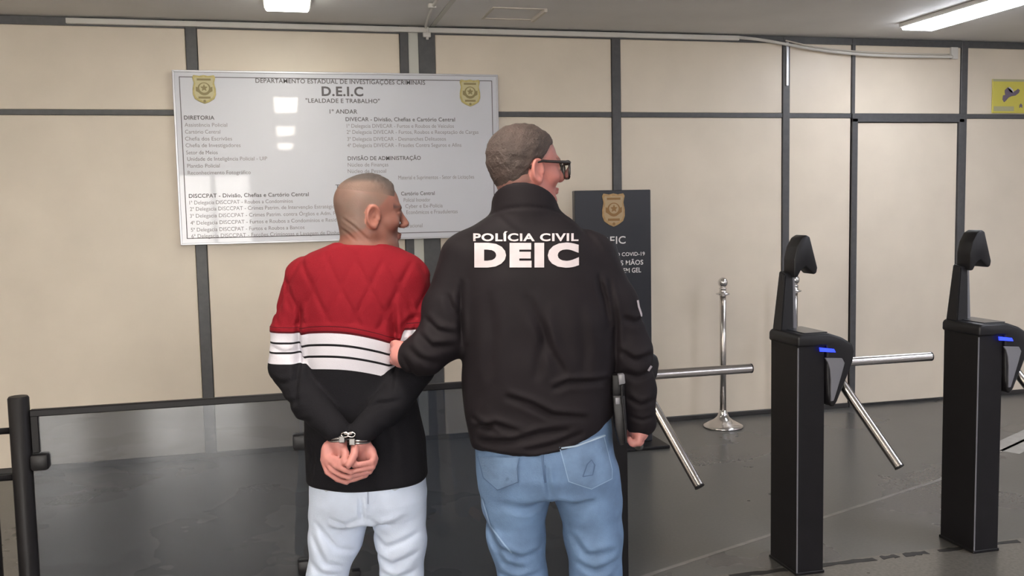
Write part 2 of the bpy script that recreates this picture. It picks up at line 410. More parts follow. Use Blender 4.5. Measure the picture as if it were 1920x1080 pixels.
def wall_text(items, y, parent, inks, origin):
    for s, off, x0, x1, vm, cap, k in items:
        a = py(x0, vm, y); b = py(x1, vm, y); c0 = py(x0, vm-cap/2, y); c1 = py(x0, vm+cap/2, y)
        caph = (c0-c1)[2]
        bm = text_bm(s, off, a[0], b[0], caph)
        zb = a[2]-caph/2
        for v in bm.verts: v.co = Vector((v.co.x, y, zb+v.co.y))-Vector(origin)
        o = obj('lettering', bm, inks[k], parent); o['label'] = 'printed words "%s"' % s.replace('"', '')
SHIELD = [(-.5, .92), (-.44, 1), (-.2, .97), (0, 1), (.2, .97), (.44, 1), (.5, .92), (.44, .72), (.5, .5), (.5, .3), (.42, .14), (.2, .03), (0, -.03), (-.2, .03), (-.42, .14), (-.5, .3), (-.5, .5), (-.44, .72)]
def badge(name, x, z, w, h, y, parent, origin, mats):
    ox, oy, oz = origin
    P = lambda s, n=1.0: [(x-ox+p[0]*w*s*n, z-oz+((p[1]-.5)*s+.5)*h) for p in SHIELD]
    b = obj(name, prism(P(1), 'y', y-oy, y-oy-.006, .0015, 1), mats[0], parent)
    obj('shield_field', prism(P(.84), 'y', y-oy-.0055, y-oy-.0075), mats[1], b)
    k = 22
    def ring(r, cx, cz): return [(x-ox+cx*w+r*w*math.cos(2*math.pi*i/k), z-oz+cz*h+r*w*math.sin(2*math.pi*i/k)) for i in range(k)]
    obj('emblem_wreath', prism(ring(.29, 0, .5), 'y', y-oy-.007, y-oy-.0095), mats[2], b)
    obj('emblem_disc', prism(ring(.21, 0, .53), 'y', y-oy-.009, y-oy-.011), mats[1], b)
    star = [((.17 if i % 2 == 0 else .08)*w*math.sin(math.pi*i/5), (.17 if i % 2 == 0 else .08)*w*math.cos(math.pi*i/5)) for i in range(10)]
    obj('emblem_star', prism([(x-ox+p[0], z-oz+.53*h+p[1]) for p in star], 'y', y-oy-.0105, y-oy-.0125), mats[2], b)
    R = lambda a, b_, c, d: [(x-ox+a*w, z-oz+c*h), (x-ox+b_*w, z-oz+c*h), (x-ox+b_*w, z-oz+d*h), (x-ox+a*w, z-oz+d*h)]
    obj('emblem_band', prism(R(-.3, .3, .80, .87), 'y', y-oy-.007, y-oy-.009), mats[2], b)
    obj('emblem_band', prism(R(-.26, .26, .15, .225), 'y', y-oy-.007, y-oy-.009), mats[2], b)
    obj('emblem_drop', prism(ring(.06, 0, .06), 'y', y-oy-.007, y-oy-.009), mats[2], b)
    for s in (-1, 1):
        obj('emblem_branch', prism([(x-ox+s*.22*w, z-oz+.36*h), (x-ox+s*.36*w, z-oz+.42*h), (x-ox+s*.36*w, z-oz+.58*h), (x-ox+s*.27*w, z-oz+.55*h)], 'y', y-oy-.007, y-oy-.009), mats[2], b)
    return b

# ------------------------------------------------------------------ the directory board
BY = -.045
bl, br_, bt = py(321, 130, BY), py(933, 141, BY), py(340, 460, BY)
bx0, bx1, bz1, bz0 = bl[0]+.003, br_[0], (bl[2]+br_[2])/2, bt[2]
board = empty('directory_board', ((bx0+bx1)/2, BY, bz0)); tag(board, 'large white directory board with printed department lists and two badges', 'sign')
og = ((bx0+bx1)/2, BY, bz0)
hwid, hh = (bx1-bx0)/2, bz1-bz0
obj('backing', box((-hwid+.01, .006, .01), (hwid-.01, .03, hh-.01)), 'board_face', board)
obj('face', box((-hwid+.004, 0, .004), (hwid-.004, .008, hh-.004)), 'board_face', board)
fw = .03
def frame_bar(p): return obj('frame_bar', prism(p, 'y', -.006, .034, .002, 1), 'alu', board)
frame_bar([(-hwid, 0), (hwid, 0), (hwid-fw*.4, fw*.4), (-hwid+fw*.4, fw*.4)])
frame_bar([(-hwid, hh), (hwid, hh), (hwid-fw*.4, hh-fw*.4), (-hwid+fw*.4, hh-fw*.4)])
frame_bar([(-hwid, 0), (-hwid, hh), (-hwid+fw*.4, hh-fw*.4), (-hwid+fw*.4, fw*.4)])
frame_bar([(hwid, 0), (hwid, hh), (hwid-fw*.4, hh-fw*.4), (hwid-fw*.4, fw*.4)])
ins, lw = .038, .0045
obj('border_line', merge(box((-hwid+ins, -.0012, ins), (-hwid+ins+lw, .001, hh-ins)), box((hwid-ins-lw, -.0012, ins), (hwid-ins, .001, hh-ins)),
                         box((-hwid+ins, -.0012, ins), (hwid-ins, .001, ins+lw)), box((-hwid+ins, -.0012, hh-ins-lw), (hwid-ins, .001, hh-ins))), 'ink', board)
wall_text(BOARD_TEXT, BY-.0012, board, ('ink', 'ink_soft'), og)
for u in (383, 881):
    c = py(u, 167 if u < 500 else 174, BY); hgt = 47/F_PX*6.1
    badge('badge', c[0], c[2]-hgt/2, 37/F_PX*6.1*1.02, hgt, BY-.0005, board, og, ('gold', 'gold_pale', 'gold_dark'))

# ------------------------------------------------------------------ the black totem
TY = -.55
a, b = py(1077, 358, TY), py(1220, 355, TY)
tx0, tx1, tz = a[0], b[0], (a[2]+b[2])/2
to = ((tx0+tx1)/2, TY, 0); totem = empty('notice_totem', to); tag(totem, 'black standing notice totem with gold badge and white lettering', 'sign')
hw_ = (tx1-tx0)/2
obj('panel', box((-hw_, 0, .02), (hw_, .05, tz), .004), 'black_gloss', totem)
obj('base_plate', box((-hw_-.06, -.14, 0), (hw_+.06, .19, .02), .004), 'black_metal', totem)
wall_text(TOTEM_TEXT, TY-.001, totem, ('white_print', 'white_print'), to)
c = py(1150, 393, TY); hgt = 60/F_PX*5.75
badge('badge', c[0], c[2]-hgt/2, 43/F_PX*5.75*1.03, hgt, TY, totem, to, ('copper_gold', 'copper_pale', 'copper_dark'))

# ------------------------------------------------------------------ the yellow sign
YY = -.012
a, b = py(1862, 148, YY), py(1862, 212, YY)
ys = empty('yellow_sign', (a[0], YY, b[2])); tag(ys, 'small yellow plate with a dark pictogram on the right wall panel', 'sign')
w_, h_ = .34, a[2]-b[2]
obj('plate', box((0, 0, 0), (w_, .011, h_), .002), 'yellow', ys)
obj('top_band', box((.0, -.001, h_*.93), (w_, .001, h_*1.0)), 'yellow_grey', ys)
obj('caption_band', box((.012, -.001, h_*.06), (.19, .001, h_*.2)), 'yellow_grey', ys)
def ypoly(pts, m, name): obj(name, prism([(p[0]*h_, p[1]*h_) for p in pts], 'y', -.0015, .001), m, ys)
ypoly([(.42, .68), (.52, .76), (.62, .70), (.72, .62), (.88, .72), (.95, .68), (.92, .60), (.80, .52), (.66, .50), (.56, .46), (.46, .36), (.40, .32), (.34, .40), (.36, .52), (.44, .54), (.42, .60)], 'purple_grey', 'pictogram')
ypoly([(.52, .72), (.58, .78), (.70, .70), (.74, .62), (.66, .60), (.58, .64)], 'alu', 'pictogram_highlight')
ypoly([(.95, .15), (1.0, .19), (1.05, .15), (1.05, .24), (1.0, .29), (.95, .24)], 'purple_grey', 'pictogram_mark')

# ------------------------------------------------------------------ stanchions
def stanchion(x, y, label):
    t = empty('stanchion', (x, y, 0)); tag(t, label, 'stanchion', 'chrome barrier posts by the wall')
    obj('base', lathe([(.135, 0), (.137, .008), (.13, .016), (.10, .030), (.065, .048), (.040, .07), (.028, .10), (.026, .115)]), 'chrome', t, True)
    obj('pole', lathe([(.021, .11), (.021, .90)], n=24), 'steel', t, True)
    cl = obj('collar', lathe([(.024, .895), (.028, .90), (.045, .905), (.046, .912), (.028, .917), (.023, .925), (.022, .94), (.026, .945), (.022, .95)], n=28), 'chrome', t, True)
    obj('knob', lathe([(.012, .945)]+[(.033*math.sin(a_), .985-.035*math.cos(a_)) for a_ in [math.pi*k/12 for k in range(2, 12)]]+[(.004, 1.02)], n=28), 'chrome', t, True)
    return t
stanchion(2.845, -.27, 'chrome barrier post standing free between the totem and the turnstiles')
q = pz(1489, 790); stanchion(q[0], q[1], 'chrome barrier post standing hidden behind a turnstile column')

# ------------------------------------------------------------------ turnstiles
def turnstile():
    t = empty('turnstile', (0, 0, 0))
    # local origin: column centre on the floor; +x is the passage side, -y faces the hall
    hx, hy = .0605, .105
    obj('column', merge(box((-hx, -hy, 0), (hx, hy, .955), .004, 2)), 'black_metal', t)
    obj('base_flange', box((-hx-.004, -hy-.004, 0), (hx+.004, hy+.004, .012), .002), 'black_metal', t)
    obj('edge_highlight', box((-hx-.001, -hy-.0015, .012), (-hx+.004, -hy+.002, .93)), 'grey_plastic', t)  # pale strip drawn as the highlight along the corner bevel
    sq = lambda P_, k=.80: [(p[0] if p[0] < .0605 else .0605+(p[0]-.0605)*k, p[1]) for p in P_]
    hs = obj('head_housing', prism(sq([(-hx-.008, .935), (-hx-.008, .972), (-hx+.004, .985), (.075, .985), (.15, .965), (.212, .935), (.222, .905), (.212, .862), (.165, .775), (.125, .705), (.105, .682), (.085, .69), (.07, .735), (.0635, .80), (.0635, .935)]), 'y', -hy-.012, hy+.006, .010, 3), 'black_plastic', t)
    autosmooth(hs)
    obj('top_glass', box((-.03, -hy+.004, .9845), (.075, hy-.012, .989), .002), 'black_gloss', t)
    ins = [(.050, .888), (.128, .882), (.140, .862), (.128, .82), (.106, .752), (.092, .712), (.080, .710), (.078, .75), (.078, .80), (.074, .84), (.064, .87)]
    obj('side_insert', prism(ins, 'y', -hy-.0165, -hy-.010, .0015, 1), 'grey_plastic', t)
    obj('led_bar', prism([(.028, .930), (.092, .921), (.100, .907), (.030, .914)], 'y', -hy-.0145, -hy-.010), 'led', t)
    hub = obj('hub', tube([(.125, 0, .86), (.170, 0, .815)], .05, 24, radii=[.058, .045]), 'black_plastic', t, True)
    c0 = Vector((.142, 0, .842)); ax = Vector((1, 0, -1)).normalized()
    for k in range(3):
        d = Matrix.Rotation(2*math.pi*k/3, 3, ax) @ Vector((1, 0, 0))
        a_ = obj('arm', tube([c0+d*.02, c0+d*.490], .019, 20), 'steel', t, True); autosmooth(a_)
        e = obj('end_cap', tube([c0+d*.4885, c0+d*.493], .0195, 20), 'black_plastic', a_, True); autosmooth(e)
    # reader mast at the back of the column and the tilted terminal
    mast = bmesh.new()
    lo = [(-hx+.004, .03, .98), (.0, .03, .98), (.0, hy-.004, .98), (-hx+.004, hy-.004, .98)]
    hi = [(-.030, .045, 1.215), (.006, .045, 1.215), (.006, hy-.01, 1.225), (-.030, hy-.01, 1.225)]
    va = [mast.verts.new(p) for p in lo]; vb = [mast.verts.new(p) for p in hi]
    mast.faces.new(va); mast.faces.new(vb)
    for i in range(4): mast.faces.new((va[i], va[(i+1) % 4], vb[(i+1) % 4], vb[i]))
    bmesh.ops.recalc_face_normals(mast, faces=mast.faces)
    bmesh.ops.bevel(mast, geom=mast.edges[:], offset=.004, segments=2, affect='EDGES')
    obj('reader_mast', mast, 'black_plastic', t)
    obj('mast_rib', prism([(.008, .985), (.026, .985), (.014, 1.205), (.004, 1.205)], 'y', .045, .07, .002, 1), 'grey_plastic', t)
    rd = obj('reader_terminal', prism([(-.004, 1.20), (-.004, 1.275), (.008, 1.325), (.030, 1.362), (.052, 1.374), (.068, 1.366), (.104, 1.238), (.100, 1.216), (.088, 1.210), (.050, 1.246), (.030, 1.232), (.012, 1.20)], 'y', .02, .105, .006, 2), 'black_plastic', t)
    autosmooth(rd)
    obj('screen', prism([(.066, 1.362), (.0715, 1.362), (.1035, 1.245), (.097, 1.245)], 'y', .03, .095), 'black_gloss', rd)
    return t
T0 = turnstile(); XS = [2.017, 2.858, 1.176]
LAB = ['black turnstile between two others, free of people, chrome barrier post just behind it', 'black turnstile farthest along the row, before the wall door', 'black turnstile standing behind the person in the dark jacket']
for i, x in enumerate(XS):
    o = T0 if i == 0 else copy_tree(T0)
    o.location = (x, -2.592, 0); tag(o, LAB[i], 'turnstile', 'turnstiles in a row')

# ------------------------------------------------------------------ glass barrier
GY = -2.585
def post(x, h, label):
    t = empty('barrier_post', (x, GY, 0)); tag(t, label, 'post', 'black barrier posts')
    o = obj('pole', lathe([(.033, .0), (.033, h-.006), (.029, h)], n=28), 'black_metal', t, True); autosmooth(o)
    o = obj('floor_flange', lathe([(.046, 0), (.046, .01), (.034, .016)], n=28), 'black_metal', t, True); autosmooth(o)
    return t
def clamp(t, x0, x1, z):
    o = obj('glass_clamp', box((min(x0, x1), -.028, z-.028), (max(x0, x1), .028, z+.028), .010, 2), 'black_plastic', t); autosmooth(o)
p1x = py(34, 743, GY)[0]; p1z = py(34, 743, GY)[2]
p2x = py(622, 800, GY)[0]
P1 = post(p1x, p1z, 'black round barrier post at the free end of the glass panel'); P2 = post(p2x, p1z-.01, 'black round barrier post between the glass panels behind the handcuffed person')
clz = [py(70, 865, GY)[2], .16]
for z in clz:
    clamp(P1, .028, .085, z); clamp(P2, -.140, -.028, z+.0); clamp(P2, .028, .085, z)
clamp(P2, -.140, -.03, py(566, 1062, GY)[2])
# the next post to the left and its rods
p0 = post(py(-26, 900, GY)[0], py(0, 893, GY)[2], 'short black barrier post at the end of the row beside the taller post')
for z in (py(12, 808, GY)[2], py(12, 893, GY)[2]-.005):
    o = obj('rod', tube([((-.30 if z > .6 else p0.location.x-p1x+.034), 0, z), (-.03, 0, z)], .011, 12), 'black_metal', P1, True)
def glass(x0, x1, z1, label):
    t = empty('glass_panel', ((x0+x1)/2, GY, 0)); tag(t, label, 'glass panel', 'glass barrier panels')
    w = (x1-x0)/2
    obj('pane', box((-w, -.005, .06), (w, .005, z1-.01)), 'smoked_glass', t)
    obj('top_rail', box((-w, -.012, z1-.024), (w, .012, z1), .003), 'black_metal', t)
    obj('edge_rail', box((-w, -.010, clz[0]+.03), (-w+.026, .010, z1-.02), .003), 'black_metal', t)
    return t
g0 = py(56, 768, GY)
glass(g0[0], p2x-.06, g0[2], 'smoked glass barrier panel with black top rail beside the free end post')
glass(p2x+.05, 1.09, g0[2], 'smoked glass barrier panel between the persons and the first turnstile')

# ------------------------------------------------------------------ people: smooth implicit surfaces turned into meshes
def smin(a, b, k):
    if k <= 0: return np.minimum(a, b)
    h = np.maximum(k-np.abs(a-b), 0)/k
    return np.minimum(a, b)-h*h*k*.25
def smax(a, b, k): return -smin(-a, -b, k)
def f_cone(a, b, ra, rb, flat=None):
    a = np.array(a, float); b = np.array(b, float); d = b-a; L2 = max(float(d@d), 1e-9)
    def fn(x, y, z):
        px_, py_, pz_ = x-a[0], y-a[1], z-a[2]
        t = np.clip((px_*d[0]+py_*d[1]+pz_*d[2])/L2, 0, 1)
        qx, qy, qz = px_-t*d[0], py_-t*d[1], pz_-t*d[2]
        if flat is not None:
            n, s = flat; dn = qx*n[0]+qy*n[1]+qz*n[2]
            q2 = qx*qx+qy*qy+qz*qz+dn*dn*(1/(s*s)-1)
        else: q2 = qx*qx+qy*qy+qz*qz
        return np.sqrt(q2)-(ra+(rb-ra)*t)
    r = max(ra, rb)*1.0
    return fn, np.minimum(a, b)-r, np.maximum(a, b)+r
def f_ell(c, r, M=None):
    c = np.array(c, float); r = np.array(r, float)
    def fn(x, y, z):
        p = [x-c[0], y-c[1], z-c[2]]
        if M is not None: p = [M[i][0]*p[0]+M[i][1]*p[1]+M[i][2]*p[2] for i in range(3)]
        k0 = np.sqrt((p[0]/r[0])**2+(p[1]/r[1])**2+(p[2]/r[2])**2)
        k1 = np.sqrt((p[0]/r[0]**2)**2+(p[1]/r[1]**2)**2+(p[2]/r[2]**2)**2)
        return k0*(k0-1)/np.maximum(k1, 1e-6)
    m = r.max() if M is not None else r
    return fn, c-m, c+m
def f_loft(rows, n=2.3, cap=.01):
    """rows (z, cx, cy, a, b), any order"""
    R = np.array(sorted(rows), float); zt = np.linspace(R[0, 0], R[-1, 0], 300)
    T = [np.interp(zt, R[:, 0], R[:, i]) for i in range(1, 5)]
    w = 21; ker = np.hanning(w+2)[1:-1]; ker /= ker.sum()
    T = [np.convolve(np.pad(t, w//2, mode='edge'), ker, 'valid') for t in T]
    z0, z1 = R[0, 0], R[-1, 0]
    def fn(x, y, z):
        cx, cy_, a, b = [np.interp(z, zt, t) for t in T]
        q = (np.abs((x-cx)/a)**n+np.abs((y-cy_)/b)**n)**(1/n)
        d = (q-1)*np.minimum(a, b)
        return smax(d, np.maximum(z-z1, z0-z)+0*d, cap)
    am, bm_ = R[:, 3].max(), R[:, 4].max()
    return fn, np.array([(R[:, 1]-R[:, 3]).min(), (R[:, 2]-R[:, 4]).min(), z0]), np.array([(R[:, 1]+R[:, 3]).max(), (R[:, 2]+R[:, 4]).max(), z1])
class Vox:
    def __init__(s, lo, hi, h, zseg=None):
        s.xs = np.arange(lo[0], hi[0], h).astype(np.float64); s.ys = np.arange(lo[1], hi[1], h)
        if zseg:
            zs = [lo[2]]
            while zs[-1] < hi[2]:
                st_ = h if any(a <= zs[-1] < b for a, b in zseg) else h*3.0
                zs.append(zs[-1]+st_)
            s.zs = np.array(zs)
        else: s.zs = np.arange(lo[2], hi[2], h)
        s.F = np.full((len(s.xs), len(s.ys), len(s.zs)), .15, np.float32)
    def grid(s, lo, hi, pad):
        sl = []
        for ax, a, b in zip((s.xs, s.ys, s.zs), lo, hi):
            i, j = np.searchsorted(ax, a-pad), np.searchsorted(ax, b+pad); sl.append(slice(max(i-1, 0), j+1))
        X = s.xs[sl[0]][:, None, None]; Y = s.ys[sl[1]][None, :, None]; Z = s.zs[sl[2]][None, None, :]
        return tuple(sl), X, Y, Z
    def add(s, prim, k=0.0):
        fn, lo, hi = prim; sl, X, Y, Z = s.grid(lo, hi, k+.02)
        if 0 in s.F[sl].shape: return
        s.F[sl] = smin(s.F[sl], fn(X, Y, Z), k)
    def sub(s, prim, k=0.0):
        fn, lo, hi = prim; sl, X, Y, Z = s.grid(lo, hi, k+.01)
        if 0 in s.F[sl].shape: return
        s.F[sl] = smax(s.F[sl], -fn(X, Y, Z), k)
    def all(s): return s.xs[:, None, None], s.ys[None, :, None], s.zs[None, None, :]
    def mesh(s, relax=1):
        F = s.F; I = F < 0
        c = np.zeros(tuple(n-1 for n in F.shape), np.int8)
        for i in (0, 1):
            for j in (0, 1):
                for k in (0, 1):
                    c += I[i:F.shape[0]-1+i, j:F.shape[1]-1+j, k:F.shape[2]-1+k]
        act = (c > 0) & (c < 8); idx = np.argwhere(act); ids = np.full(act.shape, -1, np.int64); ids[act] = np.arange(len(idx))
        cor = [(i, j, k) for i in (0, 1) for j in (0, 1) for k in (0, 1)]
        V = np.stack([F[idx[:, 0]+a, idx[:, 1]+b, idx[:, 2]+d] for a, b, d in cor], 1).astype(np.float64)
        P = np.stack([np.stack([s.xs[idx[:, 0]+a], s.ys[idx[:, 1]+b], s.zs[idx[:, 2]+d]], 1) for a, b, d in cor], 1)
        acc = np.zeros((len(idx), 3)); cnt = np.zeros(len(idx))
        for p in range(8):
            for q in range(p+1, 8):
                if sum(abs(cor[p][m]-cor[q][m]) for m in range(3)) != 1: continue
                m = (V[:, p] < 0) != (V[:, q] < 0)
                t = V[m, p]/(V[m, p]-V[m, q]); acc[m] += P[m, p]+(P[m, q]-P[m, p])*t[:, None]; cnt[m] += 1
        verts = acc/cnt[:, None]; quads = []
        for ax in range(3):
            o1, o2 = [(1, 2), (2, 0), (0, 1)][ax]
            A = np.take(I, range(0, F.shape[ax]-1), ax); B = np.take(I, range(1, F.shape[ax]), ax)
            e = np.argwhere(A != B); fl = A[tuple(e.T)]
            ok = (e[:, o1] > 0) & (e[:, o2] > 0) & (e[:, o1] < F.shape[o1]-1) & (e[:, o2] < F.shape[o2]-1)
            e, fl = e[ok], fl[ok]
            def cell(d1, d2):
                g = e.copy(); g[:, o1] -= d1; g[:, o2] -= d2; return ids[tuple(g.T)]
            q = np.stack([cell(1, 1), cell(0, 1), cell(0, 0), cell(1, 0)], 1)
            q[~fl] = q[~fl][:, ::-1]; quads.append(q)
        Q = np.concatenate(quads)
        for _ in range(relax):
            S = np.zeros_like(verts); n = np.zeros(len(verts))
            for i in range(4):
                np.add.at(S, Q[:, i], verts[Q[:, (i+1) % 4]]); np.add.at(n, Q[:, i], 1)
                np.add.at(S, Q[:, i], verts[Q[:, (i+3) % 4]]); np.add.at(n, Q[:, i], 1)
            m = n > 0; verts[m] = verts[m]*.5+.5*S[m]/n[m][:, None]
        return verts, Q
def mesh_obj(name, V, Q, m, parent=None):
    me = bpy.data.meshes.new(name); n = len(Q)
    me.vertices.add(len(V)); me.vertices.foreach_set('co', V.astype(np.float32).ravel())
    me.loops.add(n*4); me.loops.foreach_set('vertex_index', Q.astype(np.int32).ravel())
    me.polygons.add(n); me.polygons.foreach_set('loop_start', np.arange(0, n*4, 4, dtype=np.int32))
    me.update(calc_edges=True); me.validate()
    me.polygons.foreach_set('use_smooth', np.ones(len(me.polygons), bool))
    me.materials.append(MATS[m]); o = bpy.data.objects.new(name, me); COL.objects.link(o)
    if parent: o.parent = parent
    return o
def set_col(o, C):
    a = o.data.color_attributes.new('col', 'FLOAT_COLOR', 'POINT')
    a.data.foreach_set('color', np.concatenate([C, np.ones((len(C), 1))], 1).astype(np.float32).ravel())
def wob(x, y, z, f, seed=0):
    r = np.random.RandomState(seed); o = 0
    for i in range(6):
        d = r.normal(size=3); d /= np.linalg.norm(d); o = o+np.sin((x*d[0]+y*d[1]+z*d[2])*f*(.7+.25*i)+r.uniform(0, 6.28))
    return o/6
def sstep(a, b, t): t = np.clip((t-a)/(b-a), 0, 1); return t*t*(3-2*t)

class Person:
    """local frame: x right and y away as seen by the photographer, z up, on the floor at distance d"""
    def __init__(s, u0, d):
        s.d = d; s.ppm = F_PX/d; s.hf = np.array([syaw, cyaw, 0]); s.r = np.array([cyaw, -syaw, 0])
        s.x0 = 0.0; s.x0 = s.L(u0, 600)[0]
        g = np.array([CAM[0], CAM[1], 0])+s.r*s.x0+s.hf*d
        s.mw = Matrix.Translation(Vector(g)) @ Matrix.Rotation(-YAW, 4, 'Z')
        s.eye = np.array([-s.x0, -d, CAM_H])
    def L(s, u, v, dy=0.0):
        q = ray(u, v); t = (s.d+dy)/(q@s.hf); P = q*t
        return np.array([P@s.r-s.x0, dy, CAM_H+P[2]])
    def row(s, v, xl, xr, b, cy_=0.0):
        a, c = s.L(xl, v, cy_), s.L(xr, v, cy_)
        return ((a[2]+c[2])/2, (a[0]+c[0])/2, cy_, (c[0]-a[0])/2, b)
    def m(s, p): return p/s.ppm
    def chain(s, vx, pts, k):
        """pts: (u, v, dy, r)"""
        for p, q in zip(pts, pts[1:]): vx.add(f_cone(s.L(*p[:3]), s.L(*q[:3]), p[3], q[3]), k)
    def crease(s, vx, pts, depth, w, ymax=.03):
        """a fold across the side turned to the hall: groove with a raised lip beside it"""
        P = [s.L(u, v)[[0, 2]] for u, v in pts]
        P = np.array(P); lo = P.min(0)-w*5; hi = P.max(0)+w*5
        sl, X, Y, Z = vx.grid((lo[0], vx.ys[0], lo[1]), (hi[0], vx.ys[-1], hi[1]), 0)
        x, z = X[:, 0, :], Z[:, 0, :]
        best = np.full(np.broadcast(x, z).shape, 9.0); sg = np.zeros_like(best); tt = np.zeros_like(best); n = len(P)-1
        for i in range(n):
            a, d = P[i], P[i+1]-P[i]; t = np.clip(((x-a[0])*d[0]+(z-a[1])*d[1])/(d@d), 0, 1)
            ex, ez = x-a[0]-t*d[0], z-a[1]-t*d[1]; e = np.sqrt(ex*ex+ez*ez); cr = np.sign(d[0]*ez-d[1]*ex)
            m = e < best; best[m] = e[m]; sg[m] = cr[m]; tt[m] = ((i+t)/n)[m]
        fade = np.sin(np.clip(tt, 0, 1)*np.pi)**.5 if n else 1
        q = best*sg
        D = depth*fade*(np.exp(-(q/w)**2)-.75*np.exp(-((q-1.9*w)/(1.2*w))**2)-.35*np.exp(-((q+2.2*w)/(1.4*w))**2))
        yw = 1-sstep(ymax-.03, ymax, Y)
        vx.F[sl] += (D[:, None, :]*yw).astype(np.float32)
    def bvh(s, V, Q): return BVHTree.FromPolygons([tuple(v) for v in V], [tuple(q) for q in Q])
    def decal(s, bm, bv, off, step, thick=0.0):
        """bm drawn in photo pixels in x/y (y down): cut up fine and laid on the cloth"""
        xs = [v.co.x for v in bm.verts]; ysv = [v.co.y for v in bm.verts]
        for a, b, n in ((min(xs), max(xs), (1, 0, 0)), (min(ysv), max(ysv), (0, 1, 0))):
            t = a+step
            while t < b:
                bmesh.ops.bisect_plane(bm, geom=bm.verts[:]+bm.edges[:]+bm.faces[:], plane_co=(n[0]*t, n[1]*t, 0), plane_no=n); t += step
        kill = []
        for v in bm.verts:
            d = Vector(s.L(v.co.x, v.co.y)-s.eye).normalized()
            h, nrm, i, dist = bv.ray_cast(Vector(s.eye), d)
            if h is None: kill.append(v); continue
            if nrm.dot(d) > 0: nrm = -nrm
            v.co = h-d*off*.3+nrm*off*.7
        if kill: bmesh.ops.delete(bm, geom=kill, context='VERTS')
        return bm
    def poly(s, pts):
        bm = bmesh.new(); bm.faces.new([bm.verts.new((p[0], p[1], 0)) for p in pts]); bmesh.ops.triangulate(bm, faces=bm.faces[:]); return bm
    def stroke(s, pts, w):
        bm = bmesh.new(); P = [Vector((p[0], p[1], 0)) for p in pts]; prev = None
        for i, p in enumerate(P):
            d = (P[min(i+1, len(P)-1)]-P[max(i-1, 0)]).normalized(); n = Vector((-d.y, d.x, 0))*w/2
            c = (bm.verts.new(p+n), bm.verts.new(p-n))
            if prev: bm.faces.new((prev[0], prev[1], c[1], c[0]))
            prev = c
        return bm
    def lay(s, name, bm, bv, off, step, m, parent):
        bm = s.decal(bm, bv, off, step)
        me = bpy.data.meshes.new(name); bm.to_mesh(me); bm.free(); o = bpy.data.objects.new(name, me); COL.objects.link(o)
        me.materials.append(MATS[m]); o.parent = parent
        for p in me.polygons: p.use_smooth = True
        return o

